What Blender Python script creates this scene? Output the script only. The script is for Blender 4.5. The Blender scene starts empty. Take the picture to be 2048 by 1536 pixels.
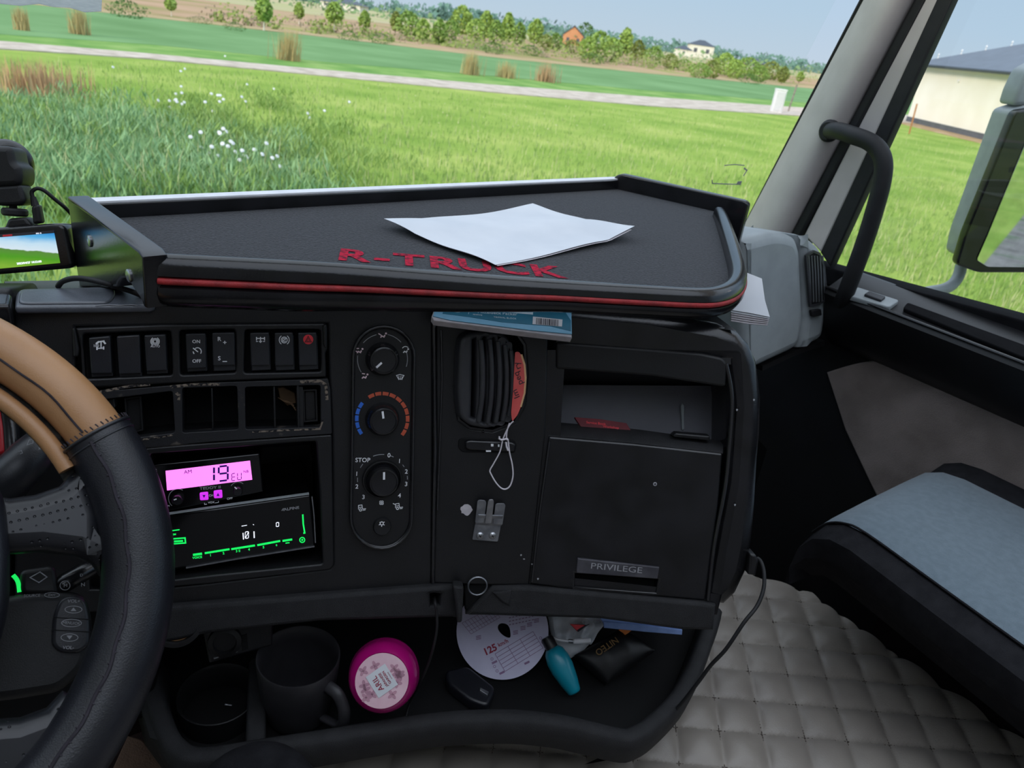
import bpy, bmesh, math, random
from math import sin, cos, pi, radians
from mathutils import Vector, Matrix, Quaternion

# ------------------------------------------------------------------ camera, sky, lights, exposure
SC = bpy.context.scene
CAM = Vector((0.0, 0.0, 2.6))            # metres above the meadow; truck axes: X right, Y forward, Z up
FPX, YAW, PITCH, ROLL = 1500.0, 40.0, 25.2, 8.0
_a, _p, _r = radians(90 - YAW), radians(PITCH), radians(ROLL)
_fh = Vector((cos(_a), sin(_a), 0))
FWD = _fh * cos(_p) + Vector((0, 0, -sin(_p)))
_rt = Vector((_fh.y, -_fh.x, 0))
_up = _rt.cross(FWD)
RI = _rt * cos(_r) + _up * sin(_r)
UI = _up * cos(_r) - _rt * sin(_r)
cd = bpy.data.cameras.new('camera')
cd.sensor_fit = 'HORIZONTAL'
cd.sensor_width = 36.0
cd.lens = 36.0 * FPX / 2048.0
cd.clip_start, cd.clip_end = 0.02, 4000
cd.dof.use_dof = True
cd.dof.focus_distance = 0.85
cd.dof.aperture_fstop = 11
co = bpy.data.objects.new('camera', cd)
SC.collection.objects.link(co)
co.matrix_world = Matrix.Translation(CAM) @ Matrix((RI, UI, -FWD)).transposed().to_4x4()
SC.camera = co

SC.view_settings.view_transform = 'Standard'
SC.view_settings.look = 'None'
SC.view_settings.gamma = 1.0
SC.view_settings.use_curve_mapping = False
SC.view_settings.exposure = 0.0

def lin(c):
    return c / 12.92 if c <= 0.04045 else ((c + 0.055) / 1.055) ** 2.4
def rgb(h):
    if isinstance(h, str):
        h = h.lstrip('#')
        return tuple(lin(int(h[i:i + 2], 16) / 255) for i in (0, 2, 4)) + (1,)
    return tuple(h) + (1,) if len(h) == 3 else tuple(h)

w = bpy.data.worlds.new('sky')
SC.world = w
w.use_nodes = True
nt = w.node_tree
nt.nodes.clear()
_o = nt.nodes.new('ShaderNodeOutputWorld')
_b = nt.nodes.new('ShaderNodeBackground')
_t = nt.nodes.new('ShaderNodeTexCoord')
_s = nt.nodes.new('ShaderNodeSeparateXYZ')
_c = nt.nodes.new('ShaderNodeValToRGB')
nt.links.new(_t.outputs['Generated'], _s.inputs[0])
nt.links.new(_s.outputs['Z'], _c.inputs[0])
e = _c.color_ramp.elements
e[0].position, e[0].color = 0.0, rgb('c3d3e3')
e[1].position, e[1].color = 1.0, rgb('d2dae6')
for pos, c in ((0.06, 'b9d0e6'), (0.25, 'a3c1e0'), (0.5, 'c6d2e4')):
    k = e.new(pos)
    k.color = rgb(c)
# overcast dome: the zenith is brighter than the horizon
_m = nt.nodes.new('ShaderNodeMapRange')
_m.inputs[1].default_value, _m.inputs[2].default_value = 0.22, 0.75
_m.inputs[3].default_value, _m.inputs[4].default_value = 1.0, 2.6
nt.links.new(_s.outputs['Z'], _m.inputs[0])
nt.links.new(_m.outputs[0], _b.inputs[1])
nt.links.new(_c.outputs[0], _b.inputs[0])
nt.links.new(_b.outputs[0], _o.inputs[0])

sd = bpy.data.lights.new('sun', 'SUN')
sd.energy = 2.5
sd.angle = radians(12)
sd.color = (1.0, 0.86, 0.68)
so = bpy.data.objects.new('sun', sd)
SC.collection.objects.link(so)
so.location = (-40, -5, 14)
so.rotation_euler = Vector((0.93, 0.12, -0.32)).to_track_quat('-Z', 'Y').to_euler()

# ------------------------------------------------------------------ helpers
WL = {}
def ray(x, y):
    return FWD + RI * ((x - 1024) / FPX) - UI * ((y - 768) / FPX)
def hit(x, y, o, n):
    d = ray(x, y)
    return CAM + d * ((Vector(o) - CAM).dot(n) / d.dot(n))
def atz(x, y, z):
    return hit(x, y, (0, 0, z), Vector((0, 0, 1)))
def atd(x, y, d):
    return CAM + ray(x, y) * d

class Fr:
    """a plane in the cab: origin, right, up, normal"""
    def __init__(s, o, u, v):
        s.o, s.u = Vector(o), Vector(u).normalized()
        v = Vector(v)
        s.v = (v - s.u * v.dot(s.u)).normalized()
        s.n = s.u.cross(s.v)
    def P(s, u, v, n=0.0):
        return s.o + s.u * u + s.v * v + s.n * n
    def uv(s, x, y, n=0.0):
        q = hit(x, y, s.o + s.n * n, s.n) - s.o
        return (q.dot(s.u), q.dot(s.v))
    def px(s, x, y, n=0.0):
        return hit(x, y, s.o + s.n * n, s.n)
    def sc(s, x, y):
        a, b = s.uv(x, y), s.uv(x + 10, y)
        return math.hypot(a[0] - b[0], a[1] - b[1]) / 10
    def up(s, x, y):
        """angle of the image's own up direction on this plane"""
        a, b = s.uv(x, y), s.uv(x, y - 10)
        return math.atan2(b[1] - a[1], b[0] - a[0]) - pi / 2
    def at(s, x, y, n=0.0, rot=0.0):
        u = s.u * cos(rot) + s.v * sin(rot)
        return Fr(s.px(x, y, n), u, s.v)
def azfr(o, az, tilt):
    A = radians(YAW + az)
    U = Vector((sin(A), cos(A), 0))
    nh = Vector((-cos(A), sin(A), 0))
    if nh.dot(_fh) > 0:
        nh = -nh
    N = nh * cos(radians(tilt)) + Vector((0, 0, sin(radians(tilt))))
    return Fr(o, U, N.cross(U))

def rr(pts, r, k=5):
    """polygon with rounded corners"""
    n = len(pts)
    rs = r if isinstance(r, (list, tuple)) else [r] * n
    out = []
    for i in range(n):
        p, a, b = Vector(pts[i]).to_2d(), Vector(pts[i - 1]).to_2d(), Vector(pts[(i + 1) % n]).to_2d()
        d1, d2 = a - p, b - p
        R = min(rs[i], d1.length * .49, d2.length * .49)
        if R <= 1e-6:
            out.append(tuple(p))
            continue
        q1, q2 = p + d1.normalized() * R, p + d2.normalized() * R
        for j in range(k + 1):
            t = j / k
            q = q1 * (1 - t) ** 2 + p * 2 * t * (1 - t) + q2 * t * t
            out.append(tuple(q))
    return out
def ell(cu, cv, ru, rv=None, n=40, rot=0.0):
    rv = rv or ru
    o = []
    for i in range(n):
        a = 2 * pi * i / n
        x, y = ru * cos(a), rv * sin(a)
        o.append((cu + x * cos(rot) - y * sin(rot), cv + x * sin(rot) + y * cos(rot)))
    return o
def cr(pts, k=8, closed=False):
    """smooth curve through points"""
    P = [Vector(p) for p in pts]
    n = len(P)
    out = []
    for i in range(n if closed else n - 1):
        if closed:
            a, b, c, d = P[i - 1], P[i], P[(i + 1) % n], P[(i + 2) % n]
        else:
            a, b, c, d = P[max(i - 1, 0)], P[i], P[i + 1], P[min(i + 2, n - 1)]
        for j in range(k):
            t = j / k
            out.append(0.5 * ((2 * b) + (c - a) * t + (2 * a - 5 * b + 4 * c - d) * t * t + (3 * b - a - 3 * c + d) * t ** 3))
    if not closed:
        out.append(P[-1])
    return out

def join(*gs):
    V, F = [], []
    for g in gs:
        o = len(V)
        V += g[0]
        F += [tuple(i + o for i in f) for f in g[1]]
    return V, F
def _plate2d(outer, holes, t, b):
    cu = bpy.data.curves.new('tmp', 'CURVE')
    cu.dimensions = '2D'
    cu.fill_mode = 'BOTH'
    b = min(b, t * .499)
    cu.extrude = t / 2 - b
    cu.bevel_depth = b
    cu.bevel_resolution = 2
    cu.offset = -b
    for p in [outer] + list(holes):
        s = cu.splines.new('POLY')
        s.points.add(len(p) - 1)
        s.use_cyclic_u = True
        for q, c in zip(s.points, p):
            q.co = (c[0], c[1], 0, 1)
    o = bpy.data.objects.new('tmp', cu)
    me = bpy.data.meshes.new_from_object(o)
    V = [v.co.copy() for v in me.vertices]
    F = [tuple(p.vertices) for p in me.polygons]
    bpy.data.objects.remove(o)
    bpy.data.curves.remove(cu)
    bpy.data.meshes.remove(me)
    return V, F
def plate(F, outer, n0, n1, b=0.001, holes=()):
    """plate on frame F with outline in u,v"""
    V, Fc = _plate2d(outer, holes, abs(n1 - n0), b)
    m = (n0 + n1) / 2
    return [F.P(v.x, v.y, v.z + m) for v in V], Fc
def ppl(F, pix, n0, n1, b=0.001, r=0.0, holes=(), hr=0.0):
    """plate with outline given where the photo shows its front face"""
    top = max(n0, n1)
    o = rr([F.uv(x, y, top) for x, y in pix], r) if r else [F.uv(x, y, top) for x, y in pix]
    hs = [rr([F.uv(x, y, top) for x, y in h], hr) if hr else [F.uv(x, y, top) for x, y in h] for h in holes]
    return plate(F, o, n0, n1, b, hs)
def sheet(F, outer, n=0.0, t=0.0004):
    return plate(F, outer, n - t, n, t * .2)
def ribbon(F, pts, wd, n=0.0, t=0.0004, closed=False):
    """flat line of width wd through u,v points"""
    P = [Vector(p).to_2d() for p in pts]
    m = len(P)
    L, R = [], []
    for i in range(m):
        a = P[i - 1] if (i > 0 or closed) else None
        c = P[(i + 1) % m] if (i < m - 1 or closed) else None
        d1 = (P[i] - a).normalized() if a is not None else (c - P[i]).normalized()
        d2 = (c - P[i]).normalized() if c is not None else d1
        t_ = (d1 + d2)
        t_ = t_.normalized() if t_.length > 1e-6 else d1
        nn = Vector((-t_.y, t_.x))
        k = wd / 2 / max(.45, nn.dot(Vector((-d1.y, d1.x))))
        L.append(P[i] + nn * k)
        R.append(P[i] - nn * k)
    V = [F.P(q.x, q.y, n) for q in L] + [F.P(q.x, q.y, n) for q in R]
    V += [F.P(q.x, q.y, n - t) for q in L] + [F.P(q.x, q.y, n - t) for q in R]
    Fc = []
    for i in range(m if closed else m - 1):
        j = (i + 1) % m
        Fc += [(i, m + i, m + j, j), (2 * m + i, 2 * m + j, 3 * m + j, 3 * m + i),
               (i, j, 2 * m + j, 2 * m + i), (m + i, 3 * m + i, 3 * m + j, m + j)]
    if not closed:
        Fc += [(0, 2 * m, 3 * m, m), (m - 1, 2 * m - 1, 4 * m - 1, 3 * m - 1)]
    return V, Fc
def prib(F, pix, wpx, n=0.0, closed=False, t=0.0004):
    return ribbon(F, [F.uv(x, y, n) for x, y in pix], wpx * F.sc(*pix[0]), n, t, closed)
def tube(pts, r, seg=10, closed=False, flat=1.0, flatdir=None):
    P = [Vector(p) for p in pts]
    m = len(P)
    rs = r if isinstance(r, (list, tuple)) else [r] * m
    T = []
    for i in range(m):
        a = P[i - 1] if (i > 0 or closed) else P[i]
        c = P[(i + 1) % m] if (i < m - 1 or closed) else P[i]
        T.append((c - a).normalized())
    nrm = T[0].orthogonal().normalized() if flatdir is None else (Vector(flatdir) - T[0] * Vector(flatdir).dot(T[0])).normalized()
    V, F = [], []
    for i in range(m):
        nrm = (nrm - T[i] * nrm.dot(T[i])).normalized()
        bn = T[i].cross(nrm)
        for k in range(seg):
            a = 2 * pi * k / seg
            V.append(P[i] + (nrm * cos(a) * flat + bn * sin(a)) * rs[i])
    for i in range(m if closed else m - 1):
        j = (i + 1) % m
        for k in range(seg):
            l = (k + 1) % seg
            F.append((i * seg + k, i * seg + l, j * seg + l, j * seg + k))
    if not closed:
        F.append(tuple(range(seg - 1, -1, -1)))
        F.append(tuple((m - 1) * seg + k for k in range(seg)))
    return V, F
def lathe(o, ax, prof, seg=36, cap=True, xdir=None):
    """profile of (radius, height) turned about axis ax at o"""
    ax = Vector(ax).normalized()
    x = ax.orthogonal().normalized() if xdir is None else (Vector(xdir) - ax * Vector(xdir).dot(ax)).normalized()
    y = ax.cross(x)
    V, F = [], []
    for r, h in prof:
        for k in range(seg):
            a = 2 * pi * k / seg
            V.append(Vector(o) + ax * h + (x * cos(a) + y * sin(a)) * r)
    for i in range(len(prof) - 1):
        for k in range(seg):
            l = (k + 1) % seg
            F.append((i * seg + k, i * seg + l, (i + 1) * seg + l, (i + 1) * seg + k))
    if cap:
        F.append(tuple(range(seg - 1, -1, -1)))
        F.append(tuple((len(prof) - 1) * seg + k for k in range(seg)))
    return V, F
def loft(rings, cap=True, closed=True):
    n = len(rings[0])
    V = [Vector(p) for r in rings for p in r]
    F = []
    for i in range(len(rings) - 1):
        for k in range(n if closed else n - 1):
            l = (k + 1) % n
            F.append((i * n + k, i * n + l, (i + 1) * n + l, (i + 1) * n + k))
    if cap and closed:
        F.append(tuple(range(n - 1, -1, -1)))
        F.append(tuple((len(rings) - 1) * n + k for k in range(n)))
    return V, F
def surf(fn, nu, nv, thick=None):
    """grid surface; thick = offset vector for a back side"""
    V = [Vector(fn(i / nu, j / nv)) for j in range(nv + 1) for i in range(nu + 1)]
    F = [(j * (nu + 1) + i, j * (nu + 1) + i + 1, (j + 1) * (nu + 1) + i + 1, (j + 1) * (nu + 1) + i) for j in range(nv) for i in range(nu)]
    if thick is not None:
        m = len(V)
        V += [v + Vector(thick) for v in V]
        F += [tuple(m + i for i in reversed(f)) for f in F]
        edge = [i for i in range(nu + 1)] + [(j * (nu + 1) + nu) for j in range(1, nv + 1)] + \
               [nv * (nu + 1) + i for i in range(nu - 1, -1, -1)] + [j * (nu + 1) for j in range(nv - 1, 0, -1)]
        for i in range(len(edge)):
            a, b = edge[i], edge[(i + 1) % len(edge)]
            F.append((a, m + a, m + b, b))
    return V, F
def box(F, u0, u1, v0, v1, n0, n1, b=0.001, r=0.0):
    o = [(u0, v0), (u1, v0), (u1, v1), (u0, v1)]
    return plate(F, rr(o, r) if r else o, n0, n1, b)
def wbox(x0, x1, y0, y1, z0, z1):
    V = [Vector((x, y, z)) for z in (z0, z1) for y in (y0, y1) for x in (x0, x1)]
    return V, [(0, 2, 3, 1), (4, 5, 7, 6), (0, 1, 5, 4), (2, 6, 7, 3), (0, 4, 6, 2), (1, 3, 7, 5)]
_txt = {}
def text(F, s, h, u=0.0, v=0.0, n=0.0, rot=0.0, align='CENTER', t=0.0003, sx=1.0, bold=0.0):
    """raised lettering: cap height h, centred on u,v"""
    key = (s, align, bold)
    if key not in _txt:
        cu = bpy.data.curves.new('tmp', 'FONT')
        cu.body = s
        cu.size = 1.0
        cu.align_x = align
        cu.offset = bold
        cu.resolution_u = 3
        o = bpy.data.objects.new('tmp', cu)
        me = bpy.data.meshes.new_from_object(o)
        _txt[key] = ([v.co.copy() for v in me.vertices], [tuple(p.vertices) for p in me.polygons])
        bpy.data.objects.remove(o)
        bpy.data.curves.remove(cu)
        bpy.data.meshes.remove(me)
    V0, F0 = _txt[key]
    k = h / 0.69
    V = []
    for dz in (0, -t):
        for q in V0:
            x, y = q.x * k * sx, q.y * k - h / 2
            V.append(F.P(u + x * cos(rot) - y * sin(rot), v + x * sin(rot) + y * cos(rot), n + dz))
    m = len(V0)
    return V, list(F0) + [tuple(i + m for i in reversed(f)) for f in F0]
def ptext(F, x, y, s, hpx, n=0.0, rot=0.0, align='CENTER', sx=1.0, bold=0.0):
    """lettering centred where the photo has it; rot in degrees from the picture's level"""
    u, v = F.uv(x, y, n)
    a, b = F.uv(x, y, n), F.uv(x + 20, y, n)
    lv = math.atan2(b[1] - a[1], b[0] - a[0])
    return text(F, s, hpx * F.sc(x, y), u, v, n, radians(rot) + lv, align, sx=sx, bold=bold)

def mk(name, geo, m, parent=None, smooth=35, clean=True):
    V, Fc = geo
    me = bpy.data.meshes.new(name)
    c = sum((Vector(v) for v in V), Vector()) / len(V)
    zs = min(v[2] for v in V)
    org = Vector((c.x, c.y, zs if parent is None else c.z))
    me.from_pydata([Vector(v) - org for v in V], [], Fc)
    if clean:
        bm = bmesh.new()
        bm.from_mesh(me)
        bmesh.ops.recalc_face_normals(bm, faces=bm.faces)
        bm.to_mesh(me)
        bm.free()
    o = bpy.data.objects.new(name, me)
    SC.collection.objects.link(o)
    for q in (m if isinstance(m, (list, tuple)) else [m]):
        me.materials.append(q)
    if smooth:
        me.shade_smooth()
        me.set_sharp_from_angle(angle=radians(smooth))
    if parent is not None:
        o.parent = parent
        o.location = org - WL[parent.name]
    else:
        o.location = org
    WL[o.name] = org
    return o
def tag(o, label, cat, group=None):
    o['label'], o['category'] = label, cat
    if group:
        o['group'] = group
    return o
def thing(name, loc, label, cat, group=None):
    o = bpy.data.objects.new(name, None)
    o.empty_display_size = 0.02
    SC.collection.objects.link(o)
    o.location = Vector(loc)
    WL[o.name] = Vector(loc)
    return tag(o, label, cat, group)
def struct(name, geo, m, parent=None, smooth=35):
    o = mk(name, geo, m, parent, smooth)
    if parent is None:
        o['kind'] = 'structure'
    return o
def stuff(o, label, cat):
    o['kind'] = 'stuff'
    return tag(o, label, cat)

# ------------------------------------------------------------------ materials
def mat(name, col, rough=.5, col2=None, scale=30, bump=0.0, bscale=200, metal=0.0, spec=.5, emit=None, estr=1.0,
        coat=0.0, lo=.35, hi=.65, detail=3, sheen=0.0, rvar=0.0, obj=True):
    m = bpy.data.materials.new(name)
    m.use_nodes = True
    t = m.node_tree
    b = t.nodes['Principled BSDF']
    b.inputs['Base Color'].default_value = rgb(col)
    b.inputs['Roughness'].default_value = rough
    b.inputs['Metallic'].default_value = metal
    b.inputs['Specular IOR Level'].default_value = spec
    b.inputs['Coat Weight'].default_value = coat
    b.inputs['Sheen Weight'].default_value = sheen
    tc = t.nodes.new('ShaderNodeTexCoord')
    src = tc.outputs['Object']
    if col2 is None and not emit:
        c = rgb(col)
        col2 = tuple(min(1, x * 1.25 + .0005) for x in c[:3])
    if col2 is not None:
        n = t.nodes.new('ShaderNodeTexNoise')
        n.inputs['Scale'].default_value = scale
        n.inputs['Detail'].default_value = detail
        r = t.nodes.new('ShaderNodeValToRGB')
        r.color_ramp.elements[0].position, r.color_ramp.elements[0].color = lo, rgb(col)
        r.color_ramp.elements[1].position, r.color_ramp.elements[1].color = hi, rgb(col2)
        t.links.new(src, n.inputs['Vector'])
        t.links.new(n.outputs[0], r.inputs[0])
        t.links.new(r.outputs[0], b.inputs['Base Color'])
        if rvar:
            mr = t.nodes.new('ShaderNodeMapRange')
            mr.inputs[3].default_value, mr.inputs[4].default_value = rough - rvar, rough + rvar
            t.links.new(n.outputs[0], mr.inputs[0])
            t.links.new(mr.outputs[0], b.inputs['Roughness'])
    if bump:
        n2 = t.nodes.new('ShaderNodeTexNoise')
        n2.inputs['Scale'].default_value = bscale
        n2.inputs['Detail'].default_value = 2
        bp = t.nodes.new('ShaderNodeBump')
        bp.inputs['Strength'].default_value = bump
        bp.inputs['Distance'].default_value = 0.002
        t.links.new(src, n2.inputs['Vector'])
        t.links.new(n2.outputs[0], bp.inputs['Height'])
        t.links.new(bp.outputs[0], b.inputs['Normal'])
    if emit:
        b.inputs['Emission Color'].default_value = rgb(emit)
        b.inputs['Emission Strength'].default_value = estr
    return m
M = {}
M['plastic'] = mat('black_plastic', '141416', .4, '19191b', 18, .12, 900, spec=.42)
M['plastic_d'] = mat('deep_black_plastic', '0e0e0f', .5, '121214', 18, .1, 900, spec=.4)
M['gloss'] = mat('satin_black_plastic', '101011', .2, '1b1b1e', 25, .05, 500, spec=.5)
M['grain'] = mat('grained_black_plastic', '1c1c1e', .62, '232325', 60, .5, 1400, spec=.35)
M['worn'] = mat('worn_black_plastic', '1b1b1e', .5, '6a6259', 42, .1, 700, spec=.4, lo=.62, hi=.74, detail=8)
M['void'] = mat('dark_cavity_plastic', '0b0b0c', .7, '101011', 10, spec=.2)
M['key'] = mat('switch_plastic', '1d1e22', .38, '222328', 30, .08, 900, spec=.45)
M['mark'] = mat('pale_grey_print', 'f0f0f2', .6, 'e4e4e8', 40)
M['mark_dim'] = mat('dim_grey_print', '9a9a9e', .6, '8c8c90', 40)
M['rose_mark'] = mat('rosy_grey_print', 'ecd0d8', .6, 'e0c4cc', 40)
M['red'] = mat('red_plastic', 'f03a44', .45, 'e2343e', 40)
M['orange_mark'] = mat('brick_orange_print', 'c8583a', .55, 'b04c34', 20)
M['blue_mark'] = mat('blue_print', '3070d8', .55, '2a64c4', 20)
M['felt'] = mat('charcoal_felt', '232326', .95, '38383c', 320, .9, 420, spec=.1, sheen=.15)
M['red_felt'] = mat('red_felt_letters', 'b3223a', .95, '5a2230', 170, .9, 420, spec=.1, lo=.42, hi=.66, detail=6)
M['piping'] = mat('red_piping', 'a5282b', .6, '7e1f22', 60, .3, 900)
M['paper'] = mat('white_paper', 'cfd1d5', .8, 'c6c9ce', 12, spec=.2)
M['paper_edge'] = mat('off_white_paper', 'c6c0c4', .85, 'b6b0b4', 90, spec=.15)
M['tan'] = mat('tan_leather', 'ab7f57', .36, 'a1764f', 22, .12, 900, spec=.5)
M['leather'] = mat('black_leather', '15161b', .36, '1a1b21', 30, .15, 900, spec=.5)
M['stitch'] = mat('dark_thread', '1c1820', .8, '26202a', 80)
M['foam'] = mat('worn_dark_foam', '2a2826', .85, '56504a', 70, .9, 260, spec=.2, lo=.5, hi=.8)
M['silver'] = mat('silver_grey_plastic', '93999b', .45, '8b9193', 30, .1, 900, spec=.4)
M['pillar'] = mat('warm_grey_trim', 'b8b1ad', .6, 'afa8a4', 14, .12, 700, spec=.3)
M['vent'] = mat('charcoal_vent_plastic', '2e2e31', .42, '343437', 40, .08, 700, spec=.45)
M['cap'] = mat('sky_tinted_dash_top', '4a4d54', .3, '54575e', 40, .12, 700, spec=.6)  # paler and bluish: the sky's reflection is put into this colour
M['rubber'] = mat('black_rubber', '141416', .6, '1a1a1c', 40, .1, 500, spec=.35)
M['steel'] = mat('galvanised_steel', '9a9ca0', .42, '7c7e84', 60, .2, 300, metal=.85)
M['chrome'] = mat('bright_screw_metal', 'b9babd', .28, 'a3a4a8', 80, metal=.95)
M['carpet'] = mat('grey_brown_carpet', '716863', .95, '847a75', 12, .8, 700, spec=.1, sheen=.1)
M['dark_carpet'] = mat('near_black_carpet', '171314', .95, '201a1b', 40, .6, 500, spec=.05)
M['quilt'] = mat('beige_quilted_leatherette', '938c84', .33, '88817a', 9, .2, 500, spec=.45)
M['seat_grey'] = mat('blue_grey_seat_fabric', '66737c', .9, '5e6b74', 90, .5, 900, spec=.12, sheen=.2)
M['seat_black'] = mat('black_seat_fabric', '19191c', .9, '212124', 60, .5, 900, spec=.12)
M['mug'] = mat('dark_stoneware_glaze', '29282b', .45, '302f32', 30, .06, 300, spec=.4)
M['pink'] = mat('magenta_plastic', 'a8106c', .16, '960c60', 14, spec=.55)
M['label_pink'] = mat('pale_pink_label', 'd9b6c0', .6, 'd3a9b6', 60)
M['ink'] = mat('dark_ink', '2c2a30', .7, '34323a', 50)
M['red_ink'] = mat('crimson_ink', '9c2040', .7, '8a1c3a', 50)
M['teal'] = mat('teal_plastic', '11879b', .3, '0f7c8f', 20, spec=.5)
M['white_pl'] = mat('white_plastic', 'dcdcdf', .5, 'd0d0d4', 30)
M['blue_paper'] = mat('pale_blue_paper', '8ba6dc', .75, '7f9ad0', 60)
M['gold_ink'] = mat('bronze_print', '6e5228', .5, '5e4622', 40)
M['orange'] = mat('orange_plastic', 'e07a1e', .45, 'd06f18', 40)
M['salmon'] = mat('salmon_red_card', 'e0605c', .6, 'd85652', 40)
M['cream'] = mat('cream_card_edge', 'e9b98a', .6, 'e0ad7e', 40)
M['string'] = mat('white_string', 'd9d2d8', .85, 'cfc8ce', 200)
M['maroon'] = mat('maroon_cover', '6d1f28', .7, '5c1a22', 40)
M['cover_blue'] = mat('sky_blue_cover', '7fb9d8', .5, '73aecd', 40)
M['cover_teal'] = mat('teal_blue_cover', '15728f', .5, '126781', 40)
M['card'] = mat('pale_card', 'd3e2ea', .6, 'c5d6df', 40)
M['recess'] = mat('grey_recess_plastic', '55555c', .5, '5c5c63', 20, .1, 700, spec=.4)
M['scrape'] = mat('scraped_bare_plastic', '7c7064', .75, '1d1d20', 260, .2, 600, spec=.2, lo=.46, hi=.58, detail=6)
M['slat'] = mat('grey_vent_slats', '4c4e50', .4, '525456', 40, spec=.5)
M['edge'] = mat('polished_black_edge', '1a1a1c', .14, '1e1e20', 20, spec=.8)
M['seal'] = mat('matte_black_seal', '0e0e10', .85, '131315', 40, spec=.08)
M['badge'] = mat('worn_grey_badge', '55545a', .5, '3e3d43', 40, .1, 300, metal=.3)
M['tanwire'] = mat('tan_wire', '8a6a48', .6, '7c5e40', 60)
M['redbody'] = mat('red_lacquer', 'b3202a', .3, 'a51c26', 20)
M['pink_led'] = mat('lit_pink_display', 'ff86f4', .4, emit='ff7cf2', estr=1.25)
M['violet_led'] = mat('lit_violet_button', 'd63ae6', .4, emit='d02fe6', estr=.8)
M['violet_ink'] = mat('violet_display_ink', '3a1490', .5, '331080', 40)
M['green_led'] = mat('lit_green_mark', '18d860', .4, emit='10e058', estr=1.0)
M['white_led'] = mat('lit_white_mark', 'f4f6ff', .4, emit='eef2ff', estr=1.0)
M['smoked'] = mat('smoked_display_glass', '08080a', .12, '0b0b0d', 20, spec=.5)

def glass_mat(name, tint=(1, 1, 1), k=1.0):
    m = bpy.data.materials.new(name)
    m.use_nodes = True
    t = m.node_tree
    t.nodes.clear()
    o = t.nodes.new('ShaderNodeOutputMaterial')
    mx = t.nodes.new('ShaderNodeMixShader')
    tr = t.nodes.new('ShaderNodeBsdfTransparent')
    gl = t.nodes.new('ShaderNodeBsdfGlossy')
    fr = t.nodes.new('ShaderNodeFresnel')
    mu = t.nodes.new('ShaderNodeMath')
    mu.operation = 'MULTIPLY'
    mu.inputs[1].default_value = k
    fr.inputs[0].default_value = 1.45
    tr.inputs[0].default_value = tint + (1,)
    gl.inputs['Roughness'].default_value = 0.01
    ge = t.nodes.new('ShaderNodeNewGeometry')
    sb = t.nodes.new('ShaderNodeMath')
    sb.operation = 'SUBTRACT'
    sb.inputs[0].default_value = 1.0
    m2 = t.nodes.new('ShaderNodeMath')
    m2.operation = 'MULTIPLY'
    t.links.new(ge.outputs['Backfacing'], sb.inputs[1])
    t.links.new(fr.outputs[0], m2.inputs[0])
    t.links.new(sb.outputs[0], m2.inputs[1])
    t.links.new(m2.outputs[0], mu.inputs[0])
    t.links.new(mu.outputs[0], mx.inputs[0])
    t.links.new(tr.outputs[0], mx.inputs[1])
    t.links.new(gl.outputs[0], mx.inputs[2])
    t.links.new(mx.outputs[0], o.inputs[0])
    return m
def paper_film(name):
    m = bpy.data.materials.new(name)
    m.use_nodes = True
    t = m.node_tree
    t.nodes.clear()
    o = t.nodes.new('ShaderNodeOutputMaterial')
    mx = t.nodes.new('ShaderNodeMixShader')
    a, b = t.nodes.new('ShaderNodeBsdfDiffuse'), t.nodes.new('ShaderNodeBsdfTranslucent')
    n = t.nodes.new('ShaderNodeTexNoise')
    n.inputs['Scale'].default_value = 14
    r = t.nodes.new('ShaderNodeValToRGB')
    r.color_ramp.elements[0].color, r.color_ramp.elements[1].color = rgb('cfd0d6'), rgb('f4f4f6')
    t.links.new(n.outputs[0], r.inputs[0])
    for q in (a, b):
        t.links.new(r.outputs[0], q.inputs[0])
    mx.inputs[0].default_value = .7
    t.links.new(a.outputs[0], mx.inputs[1])
    t.links.new(b.outputs[0], mx.inputs[2])
    t.links.new(mx.outputs[0], o.inputs[0])
    return m
M['film'] = paper_film('thin_white_paper')
M['glass'] = glass_mat('window_glass', (.97, .985, .98), 1.0)

# ------------------------------------------------------------------ the planes of the dashboard
FA = azfr(atd(480, 800, .80), 70, 16)      # centre console, faces the driver
FB = azfr(FA.px(870, 900), 80, 16)         # column with the round-cornered vent
FC = azfr(FB.px(1092, 950), 88, 16)        # glove box face
ZS = 2.6 - .225                            # top of the shelf lip
FS = Fr((0.4, .7, ZS), (1, 0, 0), (0, 1, 0))
XW = 1.45                                  # inner face of the passenger door
FD = Fr((XW, 0, 2.6), (0, -1, 0), (0, 0, 1))
WS = Fr((0, 1.06, 2.6 - .25), (1, 0, 0), (0, -sin(radians(16)), cos(radians(16))))   # windscreen
# ------------------------------------------------------------------ cab shell
CF = 2.6 - 1.32      # cab floor
CT = 2.6 + .95       # cab roof
struct('floor', wbox(-1.0, XW + .06, -1.3, 1.2, CF - .04, CF), M['dark_carpet'])
struct('wall_back', wbox(-1.0, XW + .06, -1.36, -1.3, CF, CT), M['pillar'])
struct('wall_front', wbox(-1.0, XW + .06, 1.16, 1.2, CF, 2.6 - .52), M['dark_carpet'])
FR_ = Fr((0, 0, CT), (1, 0, 0), (0, 1, 0))
struct('ceiling', plate(FR_, [(-1.0, -1.36), (XW + .06, -1.36), (XW + .06, .80), (-1.0, .80)], 0, .04, .005,
       [[(-.85, -1.0), (1.38, -1.0), (1.38, .58), (-.85, .58)]]), M['pillar'])  # unseen roof opening, added to let sky light down onto the shelf
FLW = Fr((-1.0, 0, 2.6), (0, 1, 0), (0, 0, 1))
struct('wall_left', plate(FLW, [(-1.36, -1.32), (1.0, -1.32), (1.0, -.3), (.80, .95), (-1.36, .95)], 0, .05, .004), M['pillar'])  # unseen side, built closed and tall to keep the low sun out

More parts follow.
